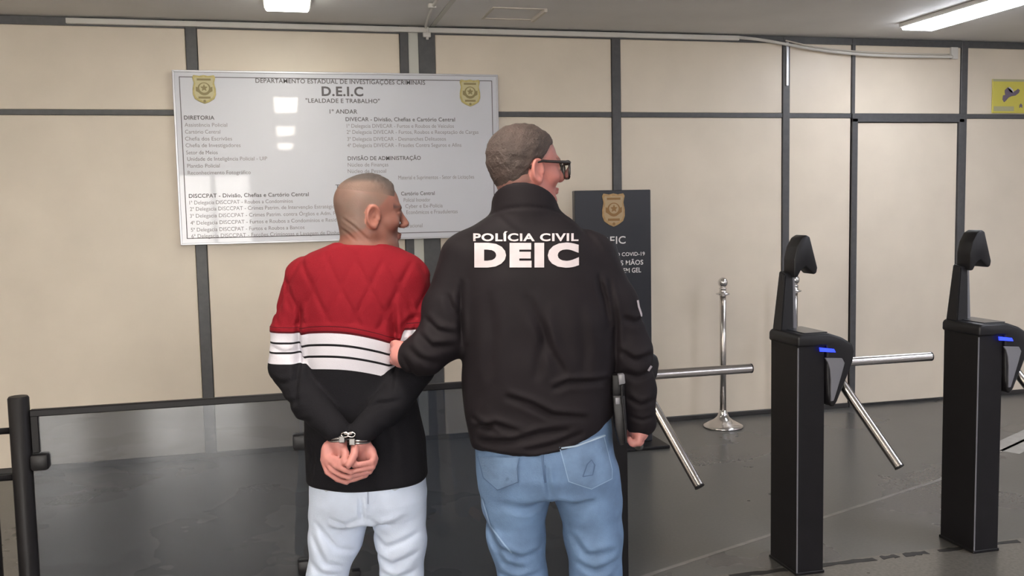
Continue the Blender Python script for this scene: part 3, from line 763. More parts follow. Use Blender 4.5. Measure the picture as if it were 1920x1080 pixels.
def head_frame(c, th, s, pitch=0.0, tilt=0.0):
    """person frame -> head frame (x to the person's right, y out of the face, z up)"""
    a = np.array([[math.cos(th), -math.sin(th), 0], [math.sin(th), math.cos(th), 0], [0, 0, 1]])
    cp, sp_ = math.cos(pitch), math.sin(pitch)
    p = np.array([[1, 0, 0], [0, cp, sp_], [0, -sp_, cp]])
    ct, st_ = math.cos(tilt), math.sin(tilt)
    r = np.array([[ct, 0, st_], [0, 1, 0], [-st_, 0, ct]])
    return (r @ p @ a)/s
def head_sdf(X, Y, Z, ears=True, nape=True):
    def E(c, r): return f_ell(c, r)[0](X, Y, Z)
    def Cn(a, b, ra, rb): return f_cone(a, b, ra, rb)[0](X, Y, Z)
    d = E((0, -.015, .043), (.074, .098, .080))
    d = smin(d, E((0, .024, -.005), (.063, .066, .088)), .03)
    d = smin(d, E((0, -.045, -.015), (.058, .050, .06)), .035)
    d = smin(d, E((0, .028, -.060), (.050, .052, .044)), .022)
    d = smin(d, E((0, .073, -.094), (.020, .016, .016)), .022)
    for s in (-1, 1):
        d = smin(d, E((s*.043, .056, -.020), (.021, .026, .022)), .02)
        d = smin(d, Cn((s*.054, .002, -.050), (s*.022, .066, -.090), .016, .014), .022)
        d = smin(d, E((s*.026, .080, .026), (.022, .012, .010)), .014)
        d = smax(d, -E((s*.032, .099, .006), (.017, .013, .011)), .012)
        d = smin(d, E((s*.031, .0775, .006), (.013, .013, .012)), .003)
        d = smin(d, Cn((s*.018, .0915, .013), (s*.043, .082, .010), .0035, .003), .004)
        d = smin(d, E((s*.012, .100, -.030), (.008, .010, .007)), .006)
    d = smin(d, Cn((0, .088, .018), (0, .112, -.022), .0075, .0115), .012)
    d = smax(d, -Cn((-.02, .101, -.0485), (.02, .101, -.0485), .003, .003), .006)
    d = smin(d, E((0, .0895, -.0555), (.023, .010, .0055)), .006)
    d = smin(d, E((0, .088, -.0655), (.020, .010, .0065)), .006)
    d = smax(d, -Cn((-.02, .099, -.0605), (.02, .099, -.0605), .0018, .0018), .003)
    if ears:
        for s in (-1, 1):
            x = (X*s-.0755); y = Y+.006; z = Z+.004
            c_, s_ = math.cos(.38), math.sin(.38); xo = x*c_+y*s_; yo = -x*s_+y*c_   # flares out towards the back
            c2, s2 = math.cos(.15), math.sin(.15); ya = yo*c2+z*s2; za = -yo*s2+z*c2
            EA, EB = .0200, .0300
            q = np.sqrt((ya/EA)**2+(za/EB)**2); gq = np.sqrt((ya/EA**2)**2+(za/EB**2)**2)/np.maximum(q, 1e-4)
            dq = (q-1)/np.maximum(gq, 12.0)
            rim = np.sqrt(dq**2+(xo-.0035)**2)-.0046
            rim = np.where((ya > .006) & (za < -.012), rim+.003, rim)
            plate = np.maximum(dq, np.abs(xo+.002)-.0035)
            ear = smin(rim, plate, .005)
            ear = smin(ear, np.sqrt((ya-.001)**2+(za+.028)**2+(xo-.001)**2)-.0088, .006)
            ear = smin(ear, np.sqrt((ya-.017)**2+(za+.004)**2+(xo+.0)**2)-.0052, .005)
            anti = np.sqrt(((np.sqrt((ya/.0095)**2+((za-.001)/.019)**2)-1)*.012)**2+(xo-.002)**2)-.0026
            ear = smin(ear, np.where(ya < .004, anti, .05), .004)
            d = smin(d, ear, .005)
            d = smax(d, -(np.sqrt((ya-.006)**2+(za+.006)**2+(xo-.004)**2)-.0062), .003)
    return d
def hair_masks(x, y, z):
    """0 face .. 1 scalp, from the hairline: temples, around the ear, nape"""
    line = np.where(y > .045, .070-(.07-y)*.35, np.where(y > .010, .020+(y-.010)*1.1, np.where(y > -.03, .016-(.010-y)*1.5, -.044-(-.03-y)*.35)))
    return line

def finger(vx, P, pts, r0, r1, k=.003):
    n = len(pts)
    for i in range(n-1):
        a = r0+(r1-r0)*i/(n-1); b = r0+(r1-r0)*(i+1)/(n-1)
        vx.add(f_cone(P.L(*pts[i]), P.L(*pts[i+1]), a, b), k)

def shoe(vx, ankle, d, s=1.0):
    a = np.array(ankle); d = np.array([d[0], d[1], 0.]); d /= np.linalg.norm(d)
    heel = a*[1, 1, 0]+[0, 0, .05]-d*.035; toe = heel+d*.20*s-[0, 0, .012]
    vx.add(f_cone(heel, toe, .044, .036), .02); vx.add(f_cone(heel+[0, 0, .0], a+[0, 0, .03], .042, .042), .02)
    vx.F = np.maximum(vx.F, (.003-vx.zs[None, None, :]))

# ================================================================== the handcuffed person
PR = Person(680, 2.60)
K = dict(sh_l=(573, 533, 0, .061), el_l=(541, 688, -.045, .052), wr_l=(633, 808, -.185, .037),
         sh_r=(765, 536, 0, .061), el_r=(778, 688, -.05, .052), wr_r=(675, 814, -.185, .037))
SKIN_P = np.array([.220, .090, .067]); SKIN_O = np.array([.385, .150, .128]); HAND = np.array([.50, .215, .195])
def prisoner():
    P = PR; C = P.L(694, 404, .0); TH = math.radians(71); S = .905
    M = head_frame(C, TH, S, pitch=math.radians(-3), tilt=math.radians(0))
    def hp(x, y, z):
        x, y, z = x-C[0], y-C[1], z-C[2]
        return [M[i][0]*x+M[i][1]*y+M[i][2]*z for i in range(3)]
    # ---- body: one skin mesh, mostly inside the clothes
    vx = Vox((-.36, -.27, -.01), (.30, .20, 1.66), .0030, [(.66, .84), (1.34, 1.66)])
    vx.add((lambda x, y, z: head_sdf(*hp(x, y, z))*S, C-[.13, .13, .13], C+[.14, .14, .14]), 0)
    nk = P.L(690, 470, .0)
    vx.add(f_cone(C+[-.022, -.012, -.035], [nk[0]-.022, -.005, nk[2]], .054, .060), .025)
    # cords at the back of the neck
    vx.add(f_loft([P.row(462, 640, 730, .06), P.row(500, 575, 770, .08), P.row(600, 590, 750, .10), P.row(700, 595, 755, .09), P.row(800, 595, 770, .09), P.row(900, 600, 775, .10), P.row(945, 610, 770, .09)]), .03)
    for s in 'lr':
        sh, el, wr = K['sh_'+s], K['el_'+s], K['wr_'+s]
        P.chain(vx, [(*sh[:3], .042), (*el[:3], .034), (*wr[:3], .024)], .02)
    legs = [[(632, 930, 0, .075), (612, 1080, 0, .045), (604, 1330, .02, .035)], [(742, 930, 0, .075), (752, 1080, .01, .045), (760, 1330, .03, .035)]]
    for lg in legs:
        P.chain(vx, lg, .03)
        a = P.L(*lg[-1][:3]); vx.add(f_cone(a, [a[0], a[1], .09], .035, .034), .02); vx.add(f_cone([a[0], a[1]-.02, .06], [a[0]+.01, a[1]+.12, .045], .032, .026), .02)
    # hands behind the back, palms out
    k = .006
    hL = lambda u, v, dy: P.L(u, v, dy)
    vx.add(f_cone(hL(634, 806, -.185), hL(634, 828, -.190), .024, .024), .01)
    vx.add(f_ell(hL(624, 850, -.183), (.029, .018, .036)), .012)          # left palm
    vx.add(f_ell(hL(612, 853, -.192), (.014, .016, .034)), .010)          # outer edge of the palm
    vx.add(f_ell(hL(640, 842, -.199), (.015, .016, .028)), .008)          # ball of the thumb
    k = .002
    finger(vx, P, [(606, 862, -.192), (614, 885, -.203), (633, 899, -.210), (650, 905, -.214)], .0086, .0064, k)
    finger(vx, P, [(609, 861, -.198), (622, 880, -.213), (640, 891, -.221), (656, 896, -.225)], .0088, .0066, k)
    finger(vx, P, [(613, 859, -.203), (630, 873, -.221), (646, 881, -.230), (659, 886, -.235)], .0088, .0066, k)
    finger(vx, P, [(620, 857, -.204), (637, 866, -.224), (650, 871, -.234)], .0086, .0068, k)
    finger(vx, P, [(642, 836, -.203), (649, 852, -.218), (646, 864, -.228)], .0112, .0086, .003)
    vx.add(f_cone(hL(675, 812, -.185), hL(676, 832, -.188), .024, .023), .01)
    vx.add(f_ell(hL(684, 850, -.180), (.028, .016, .034)), .012)          # right palm
    vx.add(f_ell(hL(698, 856, -.190), (.013, .015, .026)), .010)
    vx.add(f_ell(hL(668, 840, -.198), (.014, .015, .026)), .008)
    finger(vx, P, [(702, 854, -.196), (697, 867, -.212), (679, 870, -.226), (663, 873, -.233)], .0086, .0066, k)
    finger(vx, P, [(704, 861, -.192), (698, 876, -.209), (678, 880, -.223), (660, 884, -.230)], .0088, .0067, k)
    finger(vx, P, [(702, 867, -.188), (693, 884, -.204), (673, 889, -.215), (656, 893, -.222)], .0086, .0066, k)
    finger(vx, P, [(697, 873, -.184), (685, 891, -.197), (667, 898, -.206), (653, 902, -.210)], .0080, .0062, k)
    finger(vx, P, [(666, 836, -.206), (664, 853, -.228), (657, 866, -.242), (653, 873, -.247)], .0118, .0088, .003)
    for pts in ([(648, 408), (672, 424), (698, 450)], [(642, 426), (660, 437), (676, 452)]): P.crease(vx, pts, .0018, .0034, .06)
    V, Q = vx.mesh(1)
    body = mesh_obj('person', V, Q, 'skin'); body.matrix_world = P.mw
    tag(body, 'person in red, white and black jumper, hands cuffed behind the back', 'person')
    h = np.stack(hp(V[:, 0], V[:, 1], V[:, 2]), 1)
    col = np.tile(SKIN_P, (len(V), 1))
    isarm = V[:, 2] < 1.0
    col[isarm] = HAND
    hx_, hy_, hz_ = h.T
    head = V[:, 2] > C[2]-.12
    line = hair_masks(hx_, hy_, hz_)
    scal = sstep(-.006, .012, hz_-line)*head*(1-(np.hypot((hy_+.006)/.026, (hz_+.004)/.038) < 1)*(np.abs(hx_) > .070))
    stub = np.array([.145, .105, .086])
    n = .5+.5*wob(hx_, hy_, hz_, 90, 5)
    crown = np.exp(-(((hy_+.03)/.05)**2+((hz_-.085)/.016)**2)) * (hx_ > 0)
    f = (scal*(.60+.25*n)*(1-.6*crown))[:, None]
    col = col*(1-f)+stub*f
    beard = sstep(.03, .05, hy_)*(1-sstep(-.05, -.035, hz_))*head*(hz_ > -.12)
    col = col*(1-(.30*beard)[:, None])+np.array([.09, .06, .05])*(.30*beard)[:, None]
    ear = (np.hypot((hy_+.006)/.026, (hz_+.004)/.038) < 1)*(np.abs(hx_) > .070)*head
    col = col*(1-.4*ear[:, None])+np.array([.50, .20, .15])*.4*ear[:, None]
    lips = np.exp(-((hz_+.0605)/.009)**2-(hx_/.022)**2)*(hy_ > .08)*head
    col = col*(1-.6*lips[:, None])+np.array([.30, .10, .09])*.6*lips[:, None]
    brow = np.exp(-((hz_-.029)/.007)**2)*(np.abs(np.abs(hx_)-.034) < .021)*(hy_ > .05)*head
    col = col*(1-.8*brow[:, None])+np.array([.03, .02, .02])*.8*brow[:, None]
    eye = (np.hypot(np.abs(hx_)-.031, hz_-.006) < .0075)*(hy_ > .07)*head
    col[eye] = (.10, .07, .06)
    set_col(body, col)
    # ---- hair: dark crop on the top and front of the head
    hv = Vox(C-[.13, .13, .02], C+[.14, .14, .15], .003)
    X, Y, Z = hv.all(); hx2, hy2, hz2 = hp(X, Y, Z)
    base = head_sdf(hx2, hy2, hz2, ears=False)*S
    low = .070-.16*np.clip(hy2-.0, 0, .08)+.10*np.clip(-hy2-.02, 0, .09)     # lower edge of the longer hair
    low = np.where(hy2 > .066, .066+(hy2-.066)*2.2, low)
    up = hz2-low
    t = .0070*sstep(.004, .034, up)*sstep(-.07, .02, hy2)*(1+.30*wob(hx2, hy2, hz2, 240, 2)+.2*wob(hx2, hy2, hz2, 480, 6))+.0013*np.clip(up/.014, -1.6, 1)
    hv.F = np.maximum(base-t, -(up+.028)).astype(np.float32)
    V2, Q2 = hv.mesh(1); hair = mesh_obj('hair', V2, Q2, 'hair_crop', body)
    qx, qy, qz = np.stack(hp(V2[:, 0], V2[:, 1], V2[:, 2]), 1).T
    lo2 = .070-.16*np.clip(qy, 0, .08)+.10*np.clip(-qy-.02, 0, .09); up2 = qz-lo2
    nn = .5+.5*wob(V2[:, 0], V2[:, 1], V2[:, 2], 170, 8)
    hc = np.outer(1-nn, [.040, .032, .030])+np.outer(nn, [.085, .068, .062])
    thin = np.clip((1-sstep(.0, .042, up2+.014*(nn-.5)))*(1-.55*sstep(.02, .06, qy))+.75*np.exp(-(((qy+.025)/.045)**2+((qz-.094)/.011)**2))*(qx > 0), 0, 1)
    hc = hc*(1-thin[:, None])+np.array([.165, .105, .084])*thin[:, None]
    set_col(hair, hc); tag(hair, 'short greying dark crop of hair, thin at the crown')
    # ---- jumper
    jv = Vox((-.36, -.27, .66), (.34, .22, 1.50), .0042)
    T = f_loft([P.row(455, 630, 728, .072), P.row(465, 598, 748, .088), P.row(484, 562, 774, .10), P.row(510, 552, 786, .115), P.row(560, 566, 780, .128), P.row(620, 570, 768, .132, -.0),
                P.row(690, 574, 762, .130), P.row(760, 574, 782, .128), P.row(830, 575, 797, .132), P.row(897, 577, 802, .138)], 2.4, .012)
    jv.add(T)
    torsoF = jv.F.copy()
    A = {}
    for s in 'lr':
        sh, el, wr = K['sh_'+s], K['el_'+s], K['wr_'+s]
        mid = tuple((np.array(sh[:3])*.45+np.array(el[:3])*.55)) if s == 'l' else tuple((np.array(sh[:3])*.5+np.array(el[:3])*.5))
        if s == 'l': mid = (546, 615, -.022)
        before = jv.F.copy()
        jv.add(f_cone(P.L(*sh[:3]), P.L(*mid), .061, .056), .06)
        jv.add(f_cone(P.L(*mid), P.L(*el[:3]), .055, .053), .012)
        fm = tuple((np.array(el[:3])*.5+np.array(wr[:3])*.5)); fm = (fm[0]-(6 if s == 'l' else -6), fm[1]+8, fm[2])
        jv.add(f_cone(P.L(*el[:3]), P.L(*fm), .053, .048), .012); jv.add(f_cone(P.L(*fm), P.L(*wr[:3]), .048, .034), .010)
        A[s] = [P.L(*sh[:3]), P.L(*mid), P.L(*el[:3]), P.L(*wr[:3])]
    # neck opening
    nc = P.L(683, 452, .0)
    jv.sub(f_ell(nc+[.0, .012, .030], (.072, .070, .028)), .006)
    # rib at the neck
    P.crease(jv, [(628, 459), (680, 454), (742, 464)], .003, .004)
    for pts, dp, w in ([[(575, 560), (570, 640), (578, 740)], .010, .008], [[(515, 640), (545, 652), (572, 648)], .004, .006], [[(518, 700), (548, 706), (580, 695)], .004, .007],
                       [[(535, 745), (560, 740), (600, 722)], .004, .008], [[(560, 780), (590, 770), (615, 760)], .004, .007], [[(745, 560), (748, 640), (744, 720)], .010, .008],
                       [[(590, 800), (600, 840), (590, 885)], .004, .008], [[(720, 760), (745, 800), (750, 880)], .004, .010], [[(705, 745), (725, 735), (765, 730)], .006, .007],
                       [[(560, 580), (550, 560), (545, 530)], .003, .008], [[(770, 560), (785, 600), (780, 640)], .004, .006], [[(760, 610), (775, 590), (790, 585)], .004, .006]):
        P.crease(jv, pts, dp, w)
    X, Y, Z = jv.all()
    jv.F += (.0035*wob(X, Y, Z, 28, 3)).astype(np.float32)
    # band coordinate: height above the lower edge of the red yoke
    def band(x, y, z, arm):
        cf_ = np.polyfit([P.L(575, 620)[0], P.L(650, 613)[0], P.L(742, 634)[0]], [P.L(575, 621)[2], P.L(650, 614)[2], P.L(742, 635)[2]], 2)
        zb = np.polyval(cf_, np.clip(x, P.L(565, 620)[0], P.L(750, 620)[0]))
        za = P.L(540, 616)[2]
        return z-(zb*(1-arm)+za*arm)
    # cable lattice on the red yoke
    hb = band(X, Y, Z, 0.0)
    lat = 0
    for sg in (-1, 1):
        ph = ((X-P.L(655, 600)[0])+sg*(Z-1.30)*.5)/.078
        dist = np.abs(ph-np.round(ph))*.078*.9
        lat = lat+np.exp(-(dist/.0065)**2)
    jv.F += (.0045*np.clip(lat, 0, 1.0)*sstep(.02, .035, hb)*(1-sstep(.20, .24, hb))).astype(np.float32)
    for zz in (.012, .022): jv.F -= (.002*np.exp(-((hb-zz)/.0035)**2)*np.ones_like(Y)).astype(np.float32)
    V, Q = jv.mesh(1); V[:, 2] = np.maximum(V[:, 2], .60)
    ju = mesh_obj('jumper', V, Q, 'skin', body)
    def segd(p, a, b):
        d = b-a; t = np.clip(((p-a)@d)/(d@d), 0, 1); return np.linalg.norm(p-a-t[:, None]*d, axis=1)
    arm = np.zeros(len(V))
    tf = T[0](V[:, 0], V[:, 1], V[:, 2])
    for s in 'lr':
        da = np.minimum.reduce([segd(V, A[s][i], A[s][i+1]) for i in range(3)])-.055
        arm = np.maximum(arm, sstep(-.004, .004, tf-da))
    hb = band(V[:, 0], V[:, 1], V[:, 2], arm)
    hb = np.where((arm > .5) & (V[:, 0] < 0), hb*1.18+.004, hb)
    at = ju.data.attributes.new('h', 'FLOAT', 'POINT'); at.data.foreach_set('value', hb.astype(np.float32))
    m = mat('jumper_knit', (.3, .02, .03), .85, bump=.35, bscale=420, spec=.2); nt = m.node_tree; N = nt.nodes.new; Lk = nt.links.new
    a_ = N('ShaderNodeAttribute'); a_.attribute_name = 'h'
    mr = N('ShaderNodeMapRange'); mr.inputs[1].default_value = -.15; mr.inputs[2].default_value = .05
    rp = N('ShaderNodeValToRGB'); rp.color_ramp.interpolation = 'CONSTANT'
    RED, DRED, BLK, WHT = (.205, .0065, .0145, 1), (.07, .004, .008, 1), (.0075, .0072, .0100, 1), (.58, .57, .64, 1)
    e = rp.color_ramp.elements; stops = [(-.15, BLK), (-.098, WHT), (-.0665, BLK), (-.0605, WHT), (-.0355, BLK), (-.0295, WHT), (0.0, DRED), (.006, RED), (.017, DRED), (.0195, RED)]
    e[0].position = 0; e[0].color = BLK; e[1].position = 1; e[1].color = RED
    for hpos, c in stops[1:]:
        k_ = e.new((hpos+.15)/.2); k_.color = c
    Lk(a_.outputs['Fac'], mr.inputs[0]); Lk(mr.outputs[0], rp.inputs[0]); Lk(rp.outputs[0], nt.nodes['Principled BSDF'].inputs['Base Color'])
    ju.data.materials.clear(); ju.data.materials.append(m); tag(ju, 'knitted jumper with red cable yoke, white stripes and black lower half')
    # ---- jeans
    tv = Vox((-.28, -.24, .02), (.28, .22, .86), .005)
    tv.add(f_loft([P.row(845, 588, 788, .118), P.row(890, 581, 798, .128), P.row(930, 582, 799, .126, -.004), P.row(965, 586, 797, .115)], 2.3, .02))
    LL = [(640, 925, -.005, .085), (636, 965, -.005, .080), (629, 1010, -.005, .073), (613, 1080, 0, .0560), (606, 1200, .01, .060), (602, 1335, .02, .062)]
    RL = [(745, 925, -.005, .085), (748, 965, -.005, .075), (752, 1010, -.002, .070), (753, 1080, .008, .0580), (757, 1200, .02, .060), (762, 1335, .03, .062)]
    P.chain(tv, LL, .02)
    tv2 = Vox((-.28, -.24, .02), (.28, .22, .86), .005); P.chain(tv2, RL, .02); tv.F = smin(tv.F, tv2.F, .006)
    for pts, dp, w in ([[(690, 905), (691, 930), (692, 955)], .008, .006], [[(600, 960), (640, 1010), (672, 1022)], .007, .008], [[(590, 985), (620, 1040), (650, 1052)], .006, .009], [[(700, 990), (730, 1010), (790, 985)], .006, .008],
                       [[(705, 1030), (740, 1045), (790, 1020)], .007, .009], [[(585, 1040), (610, 1062), (645, 1065)], .006, .009], [[(690, 945), (660, 960), (630, 950)], .005, .008], [[(695, 940), (725, 965), (770, 950)], .005, .008], [[(715, 1062), (745, 1072), (785, 1058)], .006, .008]):
        P.crease(tv, pts, dp, w)
    X, Y, Z = tv.all(); tv.F += (.004*wob(X, Y, Z, 30, 7)).astype(np.float32)
    V, Q = tv.mesh(1); je = mesh_obj('jeans', V, Q, 'denim_pale', body); tag(je, 'pale washed blue jeans')
    bv = P.bvh(V, Q)
    P.lay('back_pocket', P.poly([(585, 880), (643, 885), (640, 912), (612, 922), (592, 905)]), bv, .003, 6, 'pocket_pale', je)
    P.lay('back_pocket', P.poly([(708, 898), (776, 893), (772, 905), (740, 920), (712, 910)]), bv, .003, 6, 'pocket_pale', je)
    P.lay('seam', P.stroke([(689, 895), (690, 915), (690, 945)], 3), bv, .002, 5, 'denim_pale_seam', je)
    # ---- shoes
    for lg in (LL, RL):
        sv = Vox((-.28, -.2, -.005), (.30, .34, .16), .005); a = P.L(*lg[-1][:3]); a[2] = .05; shoe(sv, a, (.05 if lg is LL else .25, 1)); V, Q = sv.mesh(1)
        mesh_obj('shoe', V, Q, 'shoe_grey', body)
    return body
prisoner()

# handcuffs
def handcuffs():
    P = PR
    t = empty('handcuffs'); t.matrix_world = P.mw @ Matrix.Translation(Vector(P.L(652, 818, -.2)))
    tag(t, 'steel handcuffs closed on the wrists behind the red jumper', 'handcuffs'); og_ = Vector(P.L(652, 818, -.2))
    for (u, v), ax in (((637, 818), Vector((.10, -.03, -1))), ((673, 822), Vector((-.06, -.03, -1)))):
        c = Vector(P.L(u, v, -.187))-og_; ax.normalize(); a = ax.cross(Vector((0, 1, 0))).normalized(); b = ax.cross(a)
        pts = [c+(a*math.cos(q)*.029+b*math.sin(q)*.029) for q in [2*math.pi*k/32 for k in range(32)]]
        cf = obj('cuff', tube(pts, .0036, 8, closed=True), 'cuff_steel', t, True)
        pts = [p+ax*.007 for p in pts]
        obj('cuff_edge', tube(pts, .0026, 8, closed=True), 'cuff_steel', cf, True)
        s = 1 if u < 650 else -1
        lk = box((-.008, -.005, -.009), (.008, .005, .009), .002, 2)
        for vv in lk.verts: vv.co += c+Vector((s*.012, -.033, .0))
        obj('lock_case', lk, 'cuff_steel', cf)
    for i in range(3):
        c = Vector(P.L(647+6*i, 815-2*(i % 2), -.222))-og_
        pts = [c+(Vector((math.cos(q)*.010, 0, math.sin(q)*.006)) if i % 2 == 0 else Vector((math.cos(q)*.010, math.sin(q)*.006, 0))) for q in [2*math.pi*k/20 for k in range(20)]]
        obj('chain_link', tube(pts, .0019, 8, closed=True), 'chrome', t, True)
handcuffs()

# ================================================================== the person in the dark jacket
OF = Person(1020, 2.50)
def officer():
    P = OF; C = P.L(988, 319, .0); TH = math.radians(64); S = .93
    M = head_frame(C, TH, S, pitch=math.radians(0))
    Mi = np.linalg.inv(M)
    def hp(x, y, z):
        x, y, z = x-C[0], y-C[1], z-C[2]
        return [M[i][0]*x+M[i][1]*y+M[i][2]*z for i in range(3)]
    LA = [(876, 488, 0, .074), (838, 580, -.015, .064), (826, 636, -.035, .060), (796, 662, -.055, .056), (780, 668, -.050, .047)]
    RA = [(1108, 482, 0, .070), (1150, 570, -.005, .063), (1178, 660, -.005, .062), (1194, 730, .0, .052), (1201, 790, .005, .043)]
    vx = Vox((-.44, -.24, -.01), (.34, .26, 1.76), .0030, [(.80, .92), (1.02, 1.16), (1.42, 1.76)])
    vx.add((lambda x, y, z: head_sdf(*hp(x, y, z))*S, C-[.13, .13, .13], C+[.14, .14, .14]), 0)
    nk = P.L(985, 420, .0)
    vx.add(f_cone(C+[-.018, -.014, -.03], [nk[0], -.002, nk[2]], .055, .056), .025)
    vx.add(f_loft([P.row(405, 940, 1035, .07), P.row(450, 900, 1090, .08), P.row(550, 895, 1115, .10), P.row(650, 900, 1115, .10), P.row(760, 905, 1110, .10), P.row(860, 915, 1115, .11), P.row(905, 930, 1100, .09)]), .03)
    for A in (LA, RA): P.chain(vx, [(*a[:3], a[3]*.62) for a in A], .02)
    legs = [[(972, 900, 0, .08), (980, 1080, 0, .048), (985, 1340, .02, .036)], [(1098, 900, 0, .08), (1118, 1080, .0, .048), (1125, 1340, .02, .036)]]
    for lg in legs:
        P.chain(vx, lg, .03); a = P.L(*lg[-1][:3]); vx.add(f_cone(a, [a[0], a[1], .09], .036, .035), .02); vx.add(f_cone([a[0], a[1]-.02, .06], [a[0]+.01, a[1]+.12, .045], .032, .026), .02)
    # right hand hanging, fingers curled
    vx.add(f_cone(P.L(1201, 785, .005), P.L(1200, 805, .0), .027, .026), .01)
    vx.add(f_ell(P.L(1197, 812, .004), (.023, .030, .026)), .012)
    for i, (u, v, dy) in enumerate([(1203, 818, .036), (1203, 822, .016), (1201, 824, -.004), (1198, 823, -.022)]):
        finger(vx, P, [(u, v-6, dy), (u-2, v+6, dy-.002), (u-13, v+8, dy-.004), (u-19, v+0, dy-.002)], .0105, .0080, .0035)
    finger(vx, P, [(1188, 800, .034), (1181, 812, .030), (1180, 826, .022)], .0120, .0088, .004)
    # left hand closed on the other person's arm
    vx.add(f_cone(P.L(762, 670, -.045), P.L(752, 668, -.030), .027, .028), .01)
    vx.add(f_ell(P.L(752, 664, -.025), (.024, .022, .036)), .012)
    for i, v in enumerate((646, 657, 668, 679)):
        finger(vx, P, [(750, v, -.030), (741, v-2, -.022), (737, v-1, .002), (742, v+1, .022)], .0100, .0080, .0035)
    finger(vx, P, [(764, 648, -.045), (772, 636, -.040), (780, 632, -.020)], .0115, .0090, .004)
    V, Q = vx.mesh(1); body = mesh_obj('person', V, Q, 'skin'); body.matrix_world = P.mw
    tag(body, 'person in dark jacket lettered on the back, blue jeans and glasses, holding an arm', 'person')
    hx_, hy_, hz_ = np.stack(hp(V[:, 0], V[:, 1], V[:, 2]), 1).T
    col = np.tile(SKIN_O, (len(V), 1)); col[V[:, 2] < 1.2] = HAND*1.05
    head = V[:, 2] > C[2]-.13
    ear = (np.hypot((hy_+.006)/.026, (hz_+.004)/.038) < 1)*(np.abs(hx_) > .070)*head; col = col*(1-.35*ear[:, None])+np.array([.62, .24, .20])*.35*ear[:, None]
    cheek = np.exp(-((hy_-.03)/.04)**2-((hz_+.035)/.04)**2)*head; col = col*(1-.35*cheek[:, None])+np.array([.58, .20, .17])*.35*cheek[:, None]
    lips = np.exp(-((hz_+.0605)/.009)**2-(hx_/.022)**2)*(hy_ > .08)*head; col = col*(1-.6*lips[:, None])+np.array([.42, .14, .13])*.6*lips[:, None]
    brow = np.exp(-((hz_-.030)/.006)**2)*(np.abs(np.abs(hx_)-.032) < .018)*(hy_ > .06)*head; col = col*(1-.7*brow[:, None])+np.array([.06, .04, .03])*.7*brow[:, None]
    eye = (np.hypot(np.abs(hx_)-.031, hz_-.006) < .0075)*(hy_ > .07)*head; col[eye] = (.12, .10, .09)
    line = hair_masks(hx_, hy_, hz_); scal = sstep(-.012, .010, hz_-line)*head*(1-(np.hypot((hy_+.006)/.026, (hz_+.004)/.038) < 1)*(np.abs(hx_) > .070))
    col = col*(1-.6*scal[:, None])+np.array([.12, .085, .07])*.6*scal[:, None]
    set_col(body, col)
    # hair
    hv = Vox(C-[.14, .14, .09], C+[.14, .14, .16], .003)
    X, Y, Z = hv.all(); a, b, c = hp(X, Y, Z)
    base = head_sdf(a, b, c, ears=False)*S
    ln = hair_masks(a, b, c)+.004
    up = sstep(.0, .09, c-ln)
    t = (.003+.0065*up+.004*sstep(.02, .08, b)*sstep(.06, .1, c))*(1+.30*wob(a, b, c, 230, 4)+.22*wob(a, b*.4, c*.6, 420, 9))
    near = np.clip((c-ln)/.012, -1, 1)
    hv.F = (base-np.where(near > 0, t*near**.5 if False else t*np.sqrt(np.clip(near, 0, 1)), -.006)).astype(np.float32)
    e_ = np.sqrt(((b+.006)/.024)**2+((c+.004)/.034)**2)-1
    hv.F = smax(hv.F, np.where(np.abs(a) > .055, -e_*.02, -.1).astype(np.float32), .003)
    V2, Q2 = hv.mesh(1); hair = mesh_obj('hair', V2, Q2, 'hair_brown', body)
    nn = .5+.5*wob(V2[:, 0], V2[:, 1], V2[:, 2], 120, 8); n3 = .5+.5*wob(V2[:, 0], V2[:, 1], V2[:, 2], 40, 11)
    hc = np.outer(1-nn, [.024, .018, .016])+np.outer(nn, [.066, .048, .043]); hc = hc*(1-.3*n3[:, None])+np.array([.12, .072, .06])*.3*n3[:, None]
    set_col(hair, hc); tag(hair, 'short brown hair')
    # glasses
    H = lambda p: Vector(C+Mi @ np.array(p))
    gl = empty('glasses'); gl.parent = body; tag(gl, 'thick dark framed glasses')
    for s in (-1, 1):
        ring = []
        for k in range(28):
            q = 2*math.pi*k/28; cx, cz = math.cos(q), math.sin(q)
            sx = math.copysign(abs(cx)**.6, cx)*.029; sz = math.copysign(abs(cz)**.6, cz)*.025
            ring.append((s*.034+sx, (.118-.012*((abs(s*.034+sx))/.06)**2), -.001+sz))
        obj('rim', tube([H(p) for p in ring], .0032, 8, closed=True), 'eyeglass_frame', gl, True)
        bm = bmesh.new(); bm.faces.new([bm.verts.new(H(p)) for p in ring]); obj('lens', bm, 'clear_lens', gl)
        o = obj('temple', tube([H(p) for p in [(s*.062, .106, .019), (s*.070, .100, .019), (s*.0745, .06, .020), (s*.0775, .012, .022), (s*.078, -.012, .018), (s*.077, -.030, .002)]], .0032, 8, radii=[.0045, .0045, .0038, .0036, .0034, .003]), 'eyeglass_frame', gl, True)
    obj('bridge', tube([H(p) for p in [(-.006, .118, .008), (0, .120, .011), (.006, .118, .008)]], .003, 8), 'eyeglass_frame', gl, True)
    # ---- jacket
    jv = Vox((-.46, -.25, .80), (.36, .26, 1.60), .0044)
    hemx = [P.L(u, 800)[0] for u in (880, 960, 1060, 1110, 1150)]; hemz = [P.L(u, v)[2] for u, v in ((880, 831), (960, 836), (1060, 823), (1110, 797), (1150, 772))]
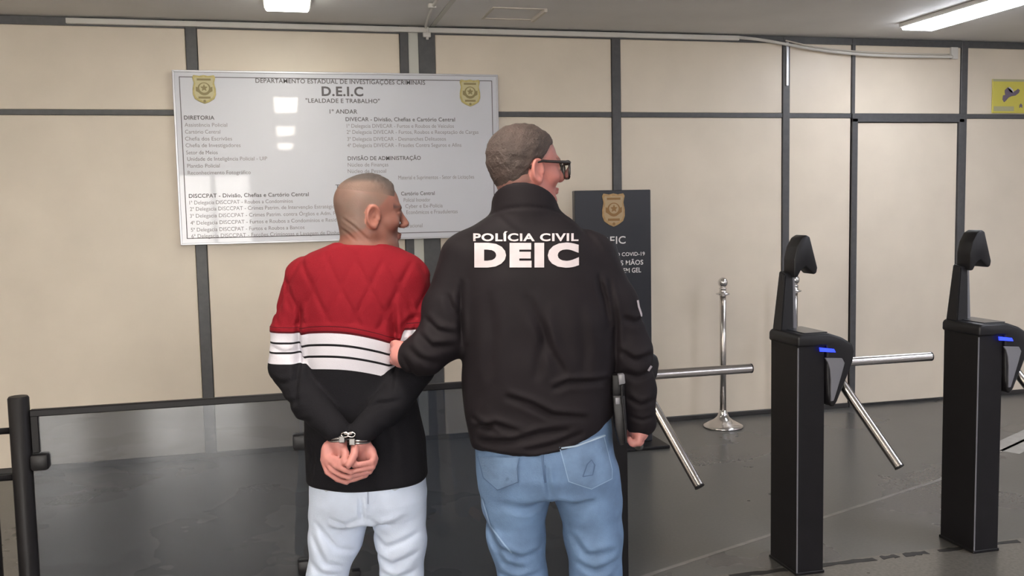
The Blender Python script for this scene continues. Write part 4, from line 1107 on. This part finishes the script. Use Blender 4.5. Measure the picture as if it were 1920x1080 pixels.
    jv.add(f_loft([P.row(388, 935, 1040, .075), P.row(405, 912, 1062, .088), P.row(428, 876, 1092, .104), P.row(460, 856, 1118, .120), P.row(520, 856, 1140, .138), P.row(600, 864, 1150, .145, -.004), P.row(700, 868, 1150, .145), P.row(770, 872, 1148, .142), P.row(815, 880, 1142, .142), P.row(850, 889, 1136, .138)], 2.4, .015))
    tv0 = Vox((-.46, -.25, .80), (.36, .26, 1.60), .0044); P.chain(tv0, LA, .02); jv.F = smin(jv.F, tv0.F, .028)
    tv0 = Vox((-.46, -.25, .80), (.36, .26, 1.60), .0044); P.chain(tv0, RA, .02); jv.F = smin(jv.F, tv0.F, .022); del tv0
    X, Y, Z = jv.all()
    hz = np.interp(X, hemx, hemz)
    keep = (X < P.L(1152, 700)[0]) & (X > P.L(872, 700)[0])
    jv.F = np.where(keep, smax(jv.F, (hz-Z+0*Y).astype(np.float32), .01), jv.F).astype(np.float32)
    # collar: stands around the neck, open in front
    ck = P.L(984, 400, .0); ct = P.L(984, 352, .0)
    cax = np.array([ck[0], .0, ck[2]])
    r = np.sqrt(((X-ck[0])/1.0)**2+((Y+.004)/1.02)**2); zc = (Z-ck[2])
    ctop = P.L(984, 343, -.075)[2]-.62*(Y+.079)-.10*(X-ck[0])
    rad = .083-.10*np.clip(zc, 0, .08)
    for pts, dp, w in ([[(868, 520), (866, 580), (868, 640)], .007, .007], [[(1136, 520), (1150, 600), (1152, 720)], .007, .007], [[(985, 545), (1010, 600), (1030, 650), (1055, 690)], .008, .011],
                       [[(1010, 560), (1018, 620), (1000, 700)], .006, .012], [[(1115, 510), (1130, 560), (1140, 610)], .007, .008], [[(1030, 712), (1060, 700), (1140, 702)], .007, .007],
                       [[(945, 725), (990, 738), (1030, 758), (1095, 765)], .009, .008], [[(890, 790), (930, 778), (980, 790)], .008, .008], [[(900, 812), (960, 805), (1010, 790), (1060, 785)], .008, .008],
                       [[(885, 770), (905, 780), (940, 795)], .005, .007], [[(980, 822), (1030, 812), (1090, 790)], .006, .007], [[(890, 826), (940, 832), (1000, 830)], .004, .005],
                       [[(800, 590), (825, 612), (862, 620)], .008, .008], [[(790, 618), (815, 640), (856, 640)], .008, .008], [[(770, 640), (795, 660), (830, 672)], .006, .008], [[(760, 655), (775, 680), (780, 705)], .005, .007], [[(838, 545), (850, 570), (862, 590)], .006, .008],
                       [[(1160, 590), (1185, 600), (1210, 596)], .006, .008], [[(1152, 650), (1185, 668), (1222, 660)], .008, .008], [[(1160, 690), (1190, 700), (1224, 690)], .008, .008], [[(1170, 740), (1195, 752), (1226, 745)], .006, .007], [[(1175, 775), (1200, 782), (1226, 776)], .004, .005],
                       [[(930, 400), (955, 425), (985, 445)], .003, .008], [[(1075, 410), (1100, 440), (1125, 470)], .003, .008], [[(945, 400), (990, 404), (1040, 402)], .003, .004], [[(920, 540), (925, 620), (915, 700)], .004, .014], [[(1080, 560), (1090, 640), (1085, 700)], .004, .014]):
        P.crease(jv, pts, dp, w, .06)
    jv.F += (.004*wob(X, Y, Z, 24, 13)+.0018*wob(X, Y, Z, 70, 15)).astype(np.float32)
    colr = np.maximum(smax(np.abs(r-rad)-.0085, Z-ctop+0*r, .012), ck[2]-.04-Z)
    jv.F = smin(jv.F, colr.astype(np.float32), .014)
    jv.sub(f_cone([ck[0], -.004, ck[2]-.005], [ck[0], -.004, ck[2]+.14], .068, .064), .004)
    jv.F += (.0035*np.exp(-((Z-(ck[2]+.012-.30*(Y+.08)))/.004)**2)*np.exp(-((r-.088)/.02)**2)).astype(np.float32)
    V, Q = jv.mesh(1); jk = mesh_obj('jacket', V, Q, 'jacket', body); tag(jk, 'dark jacket with white lettering across the shoulders')
    bv = P.bvh(V, Q)
    for (s_, off, x0, x1), (vb, cap) in zip(JACKET_TEXT, ((452.5, 14.5), (502, 46))):
        bm = text_bm(s_, off, x0, x1, cap)
        for v in bm.verts: v.co.y = vb+(-.4 if cap > 20 else 0)-v.co.y
        o = P.lay('lettering', bm, bv, .0022, 6, 'jacket_print', jk); o['label'] = 'white printed words "%s"' % s_
    P.lay('sleeve_mark', P.stroke([(1195, 563), (1197, 575), (1203, 593)], 3.5), bv, .002, 5, 'jacket_print', jk)
    P.lay('sleeve_mark', P.stroke([(1215, 695), (1218, 690), (1221, 686)], 4), bv, .002, 5, 'jacket_print', jk)
    # ---- jeans
    def grid(): return Vox((-.32, -.25, .02), (.32, .24, .98), .005)
    tv = grid()
    tv.add(f_loft([P.row(770, 888, 1142, .128), P.row(840, 890, 1152, .138), P.row(880, 893, 1158, .136), P.row(920, 899, 1163, .120)], 2.3, .02))
    LL = [(970, 890, -.01, .096), (966, 940, -.005, .088), (968, 1000, 0, .079), (981, 1080, .0, .066), (984, 1200, .01, .064), (987, 1345, .02, .066)]
    RL = [(1094, 890, -.01, .098), (1106, 940, -.005, .086), (1113, 1000, .0, .079), (1118, 1080, .0, .069), (1123, 1200, .01, .066), (1128, 1345, .02, .066)]
    P.chain(tv, LL, .02); t2 = grid(); P.chain(t2, RL, .02); tv.F = smin(tv.F, t2.F, .006)
    for pts, dp, w in ([[(1020, 845), (1024, 880), (1030, 910)], .007, .006], [[(905, 960), (935, 1010), (975, 1028), (1018, 1018)], .008, .008], [[(915, 985), (945, 1040), (985, 1050)], .007, .009], [[(1065, 985), (1095, 1022), (1150, 1015)], .008, .009], [[(1075, 1040), (1110, 1052), (1158, 1036)], .007, .008],
                       [[(935, 1062), (970, 1070), (1015, 1060)], .007, .009], [[(1028, 915), (990, 935), (940, 925)], .005, .010], [[(1034, 915), (1070, 930), (1110, 920)], .005, .010], [[(1085, 1068), (1115, 1075), (1150, 1066)], .006, .008]):
        P.crease(tv, pts, dp, w)
    X, Y, Z = tv.all(); tv.F += (.004*wob(X, Y, Z, 30, 21)).astype(np.float32)
    V, Q = tv.mesh(1); je = mesh_obj('jeans', V, Q, 'denim_blue', body); tag(je, 'mid blue denim jeans')
    bv = P.bvh(V, Q)
    pk = [[(898, 856), (974, 858), (970, 878), (972, 903), (934, 918), (908, 895)], [(1049, 838), (1078, 832), (1130, 815), (1146, 880), (1146, 897), (1108, 916), (1066, 902)]]
    for pts in pk: P.lay('back_pocket', P.poly(pts), bv, .0035, 6, 'pocket_blue', je)
    for pts in pk:
        inn = pts+[pts[0]]
        P.lay('stitching', P.stroke(inn[1:] if pts is pk[0] else inn[1:], 1.8), bv, .005, 4, 'denim_fade' if pts is pk[1] else 'denim_dark', je)
    P.lay('pocket_edge', P.stroke([(1052, 840), (1080, 836), (1133, 816)], 3), bv, .006, 4, 'denim_stitch', je)
    P.lay('stitching', P.stroke([(1092, 893), (1100, 870), (1108, 862), (1114, 872), (1110, 890), (1092, 893)], 2), bv, .005, 4, 'denim_dark', je)
    P.lay('seam', P.stroke([(1016, 850), (1018, 875), (1022, 905)], 4), bv, .003, 4, 'denim_dark', je)
    P.lay('seam', P.stroke([(905, 935), (920, 985), (945, 1020), (960, 1036)], 2.5), bv, .003, 4, 'denim_fade', je)  # whitish line drawn along a crease of the thigh
    for lg in (LL, RL):
        sv = Vox((-.28, -.2, -.005), (.32, .34, .16), .005); a = P.L(*lg[-1][:3]); a[2] = .05; shoe(sv, a, (.0 if lg is LL else .25, 1), 1.1); V, Q = sv.mesh(1)
        mesh_obj('shoe', V, Q, 'shoe_black', body)
officer()

# holster on the right hip
def holster():
    P = OF; og_ = Vector(P.L(1162, 780, -.06)); t = empty('holster'); t.matrix_world = P.mw @ Matrix.Translation(og_)
    tag(t, 'black holster with grey clip hanging on the hip of the blue jeans', 'holster')
    def pb(name, pts, y0, y1, m, bev=.004):
        q = [(P.L(u, v, (y0+y1)/2)-np.array(og_)) for u, v in pts]
        o = obj(name, prism([(p[0], p[2]) for p in q], 'y', y0-og_.y, y1-og_.y, bev, 2), m, t); autosmooth(o); return o
    pb('pouch', [(1147, 738), (1170, 738), (1174, 800), (1172, 828), (1160, 832), (1152, 800)], -.085, -.035, 'black_plastic')
    pb('grip', [(1146, 700), (1168, 702), (1170, 742), (1147, 742)], -.075, -.03, 'black_metal')
    pb('clip', [(1158, 701), (1170, 700), (1172, 718), (1160, 721)], -.092, -.07, 'grey_plastic', .003)
    pb('buckle', [(1153, 745), (1162, 745), (1162, 758), (1153, 758)], -.093, -.083, 'grey_plastic', .002)
    q = [Vector(P.L(u, v, -.088))-og_ for u, v in ((1166, 722), (1166, 745), (1169, 770), (1172, 800), (1174, 830))]
    obj('lanyard', tube(smooth_pts(q, 4), .0028, 8), 'black_plastic', t, True)
holster()
